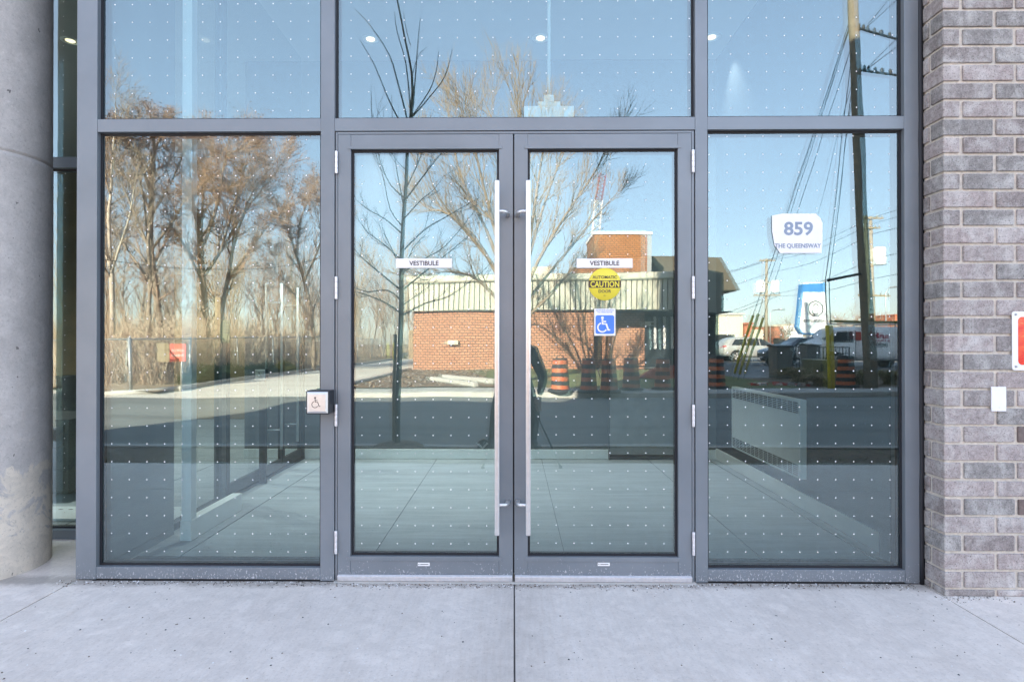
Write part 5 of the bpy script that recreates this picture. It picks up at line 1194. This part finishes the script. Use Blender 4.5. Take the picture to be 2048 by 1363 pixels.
# bins, cabinet, low railing
def bin_(label,x0,x1,yt,yb_,d,mat,lid=True,slots=False):
    a=B(x0,yt,d); c=B(x1,yb_,d); y=a.y; t=thing('wheeled_bin' if lid else 'utility_box',label,'bin' if lid else 'cabinet',((a.x+c.x)/2,y,0))
    w_=c.x-a.x; b=MB(); i=w_*.08
    b.add([(a.x+i,y-.6,0.03),(c.x-i,y-.6,0.03),(c.x-i,y,.03),(a.x+i,y,.03),(a.x,y-.65,a.z-.08),(c.x,y-.65,a.z-.08),(c.x,y+.03,a.z-.08),(a.x,y+.03,a.z-.08)],[(0,3,2,1),(4,5,6,7),(0,1,5,4),(1,2,6,5),(2,3,7,6),(3,0,4,7)]); part('body',b,M[mat],t,bevel=.03)
    if lid: b=MB(); b.prism([(y-.70,a.z-.0795),(y+.08,a.z-.0795),(y+.07,a.z-.04),(y-.6,a.z+.02)],'x',a.x-.03,c.x+.03); part('lid',b,M['black'],t,bevel=.01)
    if slots:
        for k in (-.12,.18): b=MB(); b.box((a.x+c.x)/2+k-.05,(a.x+c.x)/2+k+.05,y+.031,y+.036,.25,.52); part('hatch',b,M['black'],t)
    return t
bin_('tall dark grey wheeled bin left of the low black railing',1551,1585,690,762,19.5,'binm')
bin_('dark wheeled bin behind the upright yellow guards',1614,1640,687,735,22.5,'binm')
bin_('squat olive utility box with two black hatches before the van',1622,1677,715,750,19.2,'utility',lid=False,slots=True)
rl=thing('low_railing','low black metal railing with thin balusters before parked cars','railing',tuple(B(1585,732,24,0)))
a=B(1585,694,24); c=B(1695,694,24); b=MB(); b.tube([(a.x,a.y,a.z),(c.x,c.y,c.z)],.025,6); b.tube([(a.x,a.y,.12),(c.x,c.y,.12)],.02,6); part('rails',b,M['cable'],rl)
n=18
for i in range(n+1):
    p=Vector(a).lerp(Vector(c),i/n); b=MB(); b.tube([(p.x,p.y,0),(p.x,p.y,a.z)],.016 if i%6 else .03,5); part('baluster',b,M['cable'],rl)
# bicycle rack / small hoops left
# ornamental grass clumps
def clump(label,px,d,n,seed,h=.9,mat='barkT'):
    p=B(px,760,d,0); b=MB(); rng=random.Random(seed)
    for i in range(n):
        a=rng.uniform(0,6.28); s=rng.uniform(.2,.9); q=p+Vector((math.cos(a)*s*.4,math.sin(a)*s*.4,h*rng.uniform(.5,.9))); e=p+Vector((math.cos(a)*s*1.1,math.sin(a)*s*1.1,h*rng.uniform(.15,.75)))
        b.tube([p+Vector((rng.gauss(0,.08),rng.gauss(0,.08),0)),q,e],[.008,.007,.002],3,rng.randrange(2),cap=False)
    solo('ornamental_grass',b,[M[mat],M['ygreen']],label,'grass clump',tuple(p),'ornamental grass clumps on the verge')
clump('arching grass clump left of the olive utility box',1600,17.2,260,1,.55); clump('arching grass clump below the olive utility box',1640,16.6,220,2,.4); clump('grass clump between the drum and the utility pole',1712,17.0,200,3,.5); clump('grass clump at the far right of the right pane',1775,16.8,240,4,.5)
# garbage scraps
b=MB(); rng=random.Random(12); p=B(1545,770,16.8,0)
for i in range(40): 
    q=p+Vector((rng.uniform(-.6,1.0),rng.uniform(-.3,.3),0)); s=rng.uniform(.02,.07); b.box(q.x-s,q.x+s,q.y-s,q.y+s,.0,s*1.2,rng.randrange(3))
struct('litter',b,[M['sign'],M['tail'],M['galv']],kind='stuff',label='scraps of pale litter along the far kerb')
# far shops and lamp
def bld(label,x0,x1,yt,d,mat,dep=8,yb_=None,trim=None,name='shop_building'):
    a=B(x0,yt,d); c=B(x1,yt,d); t=thing(name,label,'building',((a.x+c.x)/2,a.y,0)); b=MB(); b.box(a.x,c.x,a.y-dep,a.y,-.05,a.z-.2); part('wall',b,M[mat],t)
    b=MB(); b.box(a.x-.15,c.x+.15,a.y-dep-.1,a.y+.15,a.z-.1995,a.z); part('parapet',b,M[trim or mat],t)
    n=max(1,int((c.x-a.x)/3.5))
    for i in range(n):
        xx=a.x+(c.x-a.x)*(i+.5)/n; b=MB(); b.box(xx-1.0,xx+1.0,a.y+.001,a.y+.03,.5,min(2.1,a.z*.5)); w_=part('window',b,M['carglass'],t); b=MB(); b.box(xx-1.1,xx+1.1,a.y+.0305,a.y+.08,.4,.5); part('sill',b,M['kerb'],w_)
    return t
bld('long pale cream stucco building behind the silver car',1340,1484,626,58,'stucco',trim='kerb'); bld('low orange brick shop between cream building and far white shop',1487,1502,645,72,'redbuild'); bld('small beige shop with red sign band left of distant pole',1503,1524,655,90,'stucco',trim='redbuild')
bld('orange red brick shop front right of the distant pole',1546,1566,650,100,'redbuild',trim='stucco'); bld('white fronted shop behind the slate blue car',1567,1606,648,104,'sign',trim='stucco'); bld('low pale building behind the pylon sign and van',1660,1830,664,90,'stucco')
bld('far brown roofed house at the right edge of the pane',1788,1830,625,110,'redbuild',name='brown_house')
for i,(px,py,d,lb) in enumerate(((1556,625,90,'small distant street lamp left of the pylon sign'),(1788,580,55,'distant street lamp head at right edge of the pane'))):
    p=B(px-18,700,d,0); z=B(px,py-4,d).z; t=thing('street_lamp',lb,'street lamp',tuple(p),'distant street lamps'); b=MB(); b.tube([(p.x,p.y,0),(p.x,p.y,z-.5),(p.x+.4,p.y,z),(p.x+1.6,p.y,z+.15)],.07,6); part('pole',b,M['galv'],t); b=MB(); b.lathe([(0,-.4),(.14,-.3),(.2,.1),(.1,.5),(0,.55)],p.x+1.9,p.y,8,cz=z+.12,axis='x'); part('lamp_head',b,M['galv'],t)
# far trees
cfgF=Cfg(seg=[4,4,3,2],wob=.12,up=.02,sides=[5,4,3,3],mat=[0,1,1,1],levels=3,kids=[9,6,5],start=.15,ang=(25,60),ratio=(.45,.75),rmin=.03,leader=True,conic=False)
def fartree(label,px,yt,d,seed,mats):
    rng=random.Random(seed); p=B(px,700,d,0); H=B(px,yt,d).z; t=thing('bare_tree',label,'tree',tuple(p),'far bare trees beyond the parking lot'); b=MB(); tw=MB(); tips=[]
    pts=[p,p+Vector((.1,0,H*.2)),p+Vector((0,.1,H*.4))]; b.tube(pts,[.3,.26,.2],6,cap=False); part('trunk',b,[mats[0]],t)
    for k in range(7):
        a=k*.9+rng.random(); grow(tw,pts[1].lerp(pts[2],rng.random()),Vector((math.cos(a)*.75,math.sin(a)*.75,.8)).normalized(),H*.34,.14,1,cfgF,rng,tips)
    part('crown',tw,mats,t)
fartree('rounded bare tree above the white fronted shop',1571,624,95,5,[M['barkG'],M['barkG']]); fartree('bare tree right of the pylon sign',1690,600,80,6,[M['barkG'],M['barkR']]); fartree('broad bare tree right of the thick pole',1765,592,75,7,[M['barkT'],M['barkR']]); fartree('dark bushy tree above the beige shop',1512,636,100,8,[M['shrub'],M['shrub']]); fartree('bare tree behind the cream building and far pole',1500,640,110,9,[M['barkG'],M['barkG']])
# ------------------------------------------------------------------ photographer, bent behind the tripod
def skinned(name,joints,edges,mat,parent,lvl=2):
    me=bpy.data.meshes.new(name); off=OFF[parent]; keys=list(joints); idx={k:i for i,k in enumerate(keys)}
    me.from_pydata([tuple(Vector(joints[k][0])-off) for k in keys],[(idx[a],idx[b]) for a,b in edges],[])
    o=bpy.data.objects.new(name,me); COL.objects.link(o); o.parent=parent; OFF[o]=off
    s=o.modifiers.new('skin','SKIN'); s.use_smooth_shade=True
    if not me.skin_vertices: me.skin_vertices.new() if hasattr(me.skin_vertices,'new') else None
    return o,me,idx,s
def skinbody(name,joints,edges,mat,parent,root):
    bpy.context.view_layer.update()
    o,me,idx,s=skinned(name,joints,edges,mat,parent)
    if len(me.skin_vertices)==0:
        bpy.context.view_layer.objects.active=o; o.select_set(True); bpy.ops.mesh.customdata_skin_add(); o.select_set(False)
    for k,i in idx.items():
        v=me.skin_vertices[0].data[i]; r=joints[k][1]; v.radius=r if hasattr(r,'__len__') else (r,r); v.use_root=(k==root)
    su=o.modifiers.new('sub','SUBSURF'); su.levels=2; su.render_levels=2
    me.materials.append(mat); return o
pr=thing('person','person in black jacket bending behind the tripod, mostly hidden by the door stile','person',(0,-3.62,0))
J={'pelvis':((0,-3.78,.86),(.15,.12)),'waist':((.05,-3.68,1.0),(.15,.12)),'chest':((.06,-3.50,1.12),(.14,.13)),'neck':((.01,-3.38,1.20),(.07,.07)),
 'shL':((-.10,-3.43,1.12),.07),'elL':((-.16,-3.22,.97),.045),'wrL':((-.12,-3.06,1.08),.032),
 'shR':((.22,-3.48,1.12),.095),'elR':((.34,-3.50,.84),.062),'wrR':((.285,-3.36,.66),.036),
 'hipL':((-.10,-3.78,.80),.105),'knL':((-.20,-3.62,.47),.072),'anL':((-.26,-3.80,.09),.045),'toL':((-.28,-3.62,.045),.04),
 'hipR':((.11,-3.78,.80),.105),'knR':((.23,-3.52,.48),.075),'anR':((.22,-3.72,.09),.045),'toR':((.25,-3.54,.045),.04)}
E=[('pelvis','waist'),('waist','chest'),('chest','neck'),('chest','shL'),('shL','elL'),('elL','wrL'),('chest','shR'),('shR','elR'),('elR','wrR'),('pelvis','hipL'),('hipL','knL'),('knL','anL'),('anL','toL'),('pelvis','hipR'),('hipR','knR'),('knR','anR'),('anR','toR')]
body=skinbody('body',J,E,M['jacket'],pr,'pelvis')
hd={'n':((.01,-3.40,1.18),.055),'h0':((.0,-3.30,1.26),(.075,.085)),'h1':((-.005,-3.24,1.335),(.078,.095)),'h2':((-.005,-3.22,1.39),(.05,.06))}
head=skinbody('head',hd,[('n','h0'),('h0','h1'),('h1','h2')],M['skin'],pr,'h0')
b=MB(); b.lathe([(0,.115),(.05,.105),(.085,.07),(.098,.02),(.094,-.04),(.07,-.06)],-.005,-3.265,18,cz=1.335); part('hair',b,M['hair'],pr)
b=MB()
for sx_ in (-.03,.02): b.disc((sx_,-3.150,1.325),.009,8)
b.lathe([(0,.0),(.012,-.012),(.016,-.03),(.0,-.034)],-.005,-3.146,8,cz=1.31); b.box(-.028,.018,-3.153,-3.147,1.262,1.268); part('face_features',b,M['hair'] if False else M['skin'],pr)
def hand(parent,w_,dirv,side,mat):
    """palm, four bent fingers, thumb"""
    w_=Vector(w_); d=Vector(dirv).normalized(); u=d.cross(Vector((0,0,1))).normalized()*side; nrm=u.cross(d)
    H={'w':(w_,.022),'p':(w_+d*.05,(.034,.016)),'q':(w_+d*.085,(.036,.013))}
    ed=[('w','p'),('p','q')]
    for i,(o_,L) in enumerate(((-.027,.062),(-.009,.072),(.009,.067),(.026,.052))):
        a=w_+d*.092+u*o_; b1=a+d*L*.5-nrm*.006; c=b1+d*L*.32-nrm*.02; e=c+d*L*.15-nrm*.022
        for k,v in zip('abc',(a,b1,c)): H['f%d%s'%(i,k)]=(v,.0088-.0006*'abc'.index(k))
        H['f%dd'%i]=(e,.0065); ed+=[('q','f%da'%i),('f%da'%i,'f%db'%i),('f%db'%i,'f%dc'%i),('f%dc'%i,'f%dd'%i)]
    a=w_+d*.03-u*.035; H['t1']=(a,.011); H['t2']=(a+d*.03-u*.018-nrm*.01,.0095); H['t3']=(a+d*.05-u*.016-nrm*.02,.008); ed+=[('p','t1'),('t1','t2'),('t2','t3')]
    return skinbody('hand',H,ed,mat,parent,'w')
hand(pr,(.285,-3.35,.645),(-.15,.25,-.7),1,M['skin']); hand(pr,(-.115,-3.05,1.09),(.55,.3,.25),-1,M['skin'])
b=MB()
for (x,y,x2,y2) in ((-.26,-3.84,-.29,-3.56),(.22,-3.76,.26,-3.48)):
    b.prism([(x-.045,y),(x+.045,y),(x2+.05,y2-.06),(x2+.02,y2),(x2-.03,y2),(x2-.05,y2-.06)],'z',.002,.075)
part('shoes',b,M['black'],pr,bevel=.02)
# tripod with camera
tr_=thing('tripod','black camera tripod with thin legs standing on the sidewalk','tripod',(0,-3.1,0))
for (x,y,nm) in ((.46,-2.62,1),(-.30,-2.62,2),(.0,-3.60,3)):
    b=MB(); b.tube([(.0+x*.05,-3.05,1.02),(x*.55,-3.05+(y+3.05)*.55,.46)],.014,8); leg=part('leg',b,M['black'],tr_); b=MB(); b.tube([(x*.5,-3.05+(y+3.05)*.5,.51),(x,y,.015)],.010,8); part('lower_leg',b,M['black'],leg)
    b=MB(); b.lathe([(0,0),(.018,.002),(.018,.02),(.01,.03)],x,y,10,cz=.001); part('foot',b,M['rubber'],leg)
b=MB(); b.tube([(0,-3.05,.95),(0,-3.05,1.14)],.016,10); b.lathe([(0,0),(.04,0),(.035,.05),(.0,.06)],0,-3.05,14,cz=.99); part('centre_column',b,M['black'],tr_)
cm=thing('photo_camera','black camera with short wide lens mounted on the tripod','camera',(0,-3.05,1.16))
b=MB(); b.box(-.068,.068,-3.09,-3.02,1.165,1.265); b.box(-.025,.025,-3.08,-3.02,1.2655,1.295); part('body',b,M['black'],cm,bevel=.008)
b=MB(); b.lathe([(.0,0),(.036,0),(.038,.05),(.0,.052)],0,-3.018,20,cz=1.21,axis='y'); part('lens',b,M['black'],cm)
bg_=B(966,895,6.55,0); bag=thing('camera_bag','small black and white bag lying on the boulevard strip','bag',(bg_.x,bg_.y,0)); b=MB(); b.prism([(bg_.x-.07,0),(bg_.x+.07,0),(bg_.x+.06,.13),(bg_.x+.01,.16),(bg_.x-.05,.13)],'y',bg_.y-.05,bg_.y+.05); part('body',b,M['black'],bag,bevel=.02)
b=MB(); b.tube([(bg_.x-.05,bg_.y+.055,.1),(bg_.x,bg_.y+.07,.05),(bg_.x+.06,bg_.y+.055,.11)],.012,6); part('strap',b,M['white'],bag)

# grit and paint flakes lying along the foot of the storefront
b=MB(); rng=random.Random(31)
for i in range(1500):
    x=rng.uniform(SFX0-.1,WX+.3); y=-abs(rng.gauss(0,.03))-.002
    if x>WX-.05: y+=WY
    if rng.random()<.12: x=rng.uniform(-2.3,2.3); y=rng.uniform(-1.0,-.05)
    if XML1<x<XMR0: y-=.02
    s_=rng.uniform(.0008,.0032); a=rng.uniform(0,3.1); c,d=math.cos(a)*s_*1.6,math.sin(a)*s_*1.6
    b.add([(x-c,y-d,.0006),(x+d,y-c,.0006),(x+c,y+d,.0012),(x-d,y+c,.0008),(x,y,.0008+s_)],[(0,1,4),(1,2,4),(2,3,4),(3,0,4)],rng.choice([0,1,1,2]))
struct('doorstep_grit',b,[M['sign'],M['dirt'],M['black']],kind='stuff',label='grit and paint flakes along the foot of the storefront')
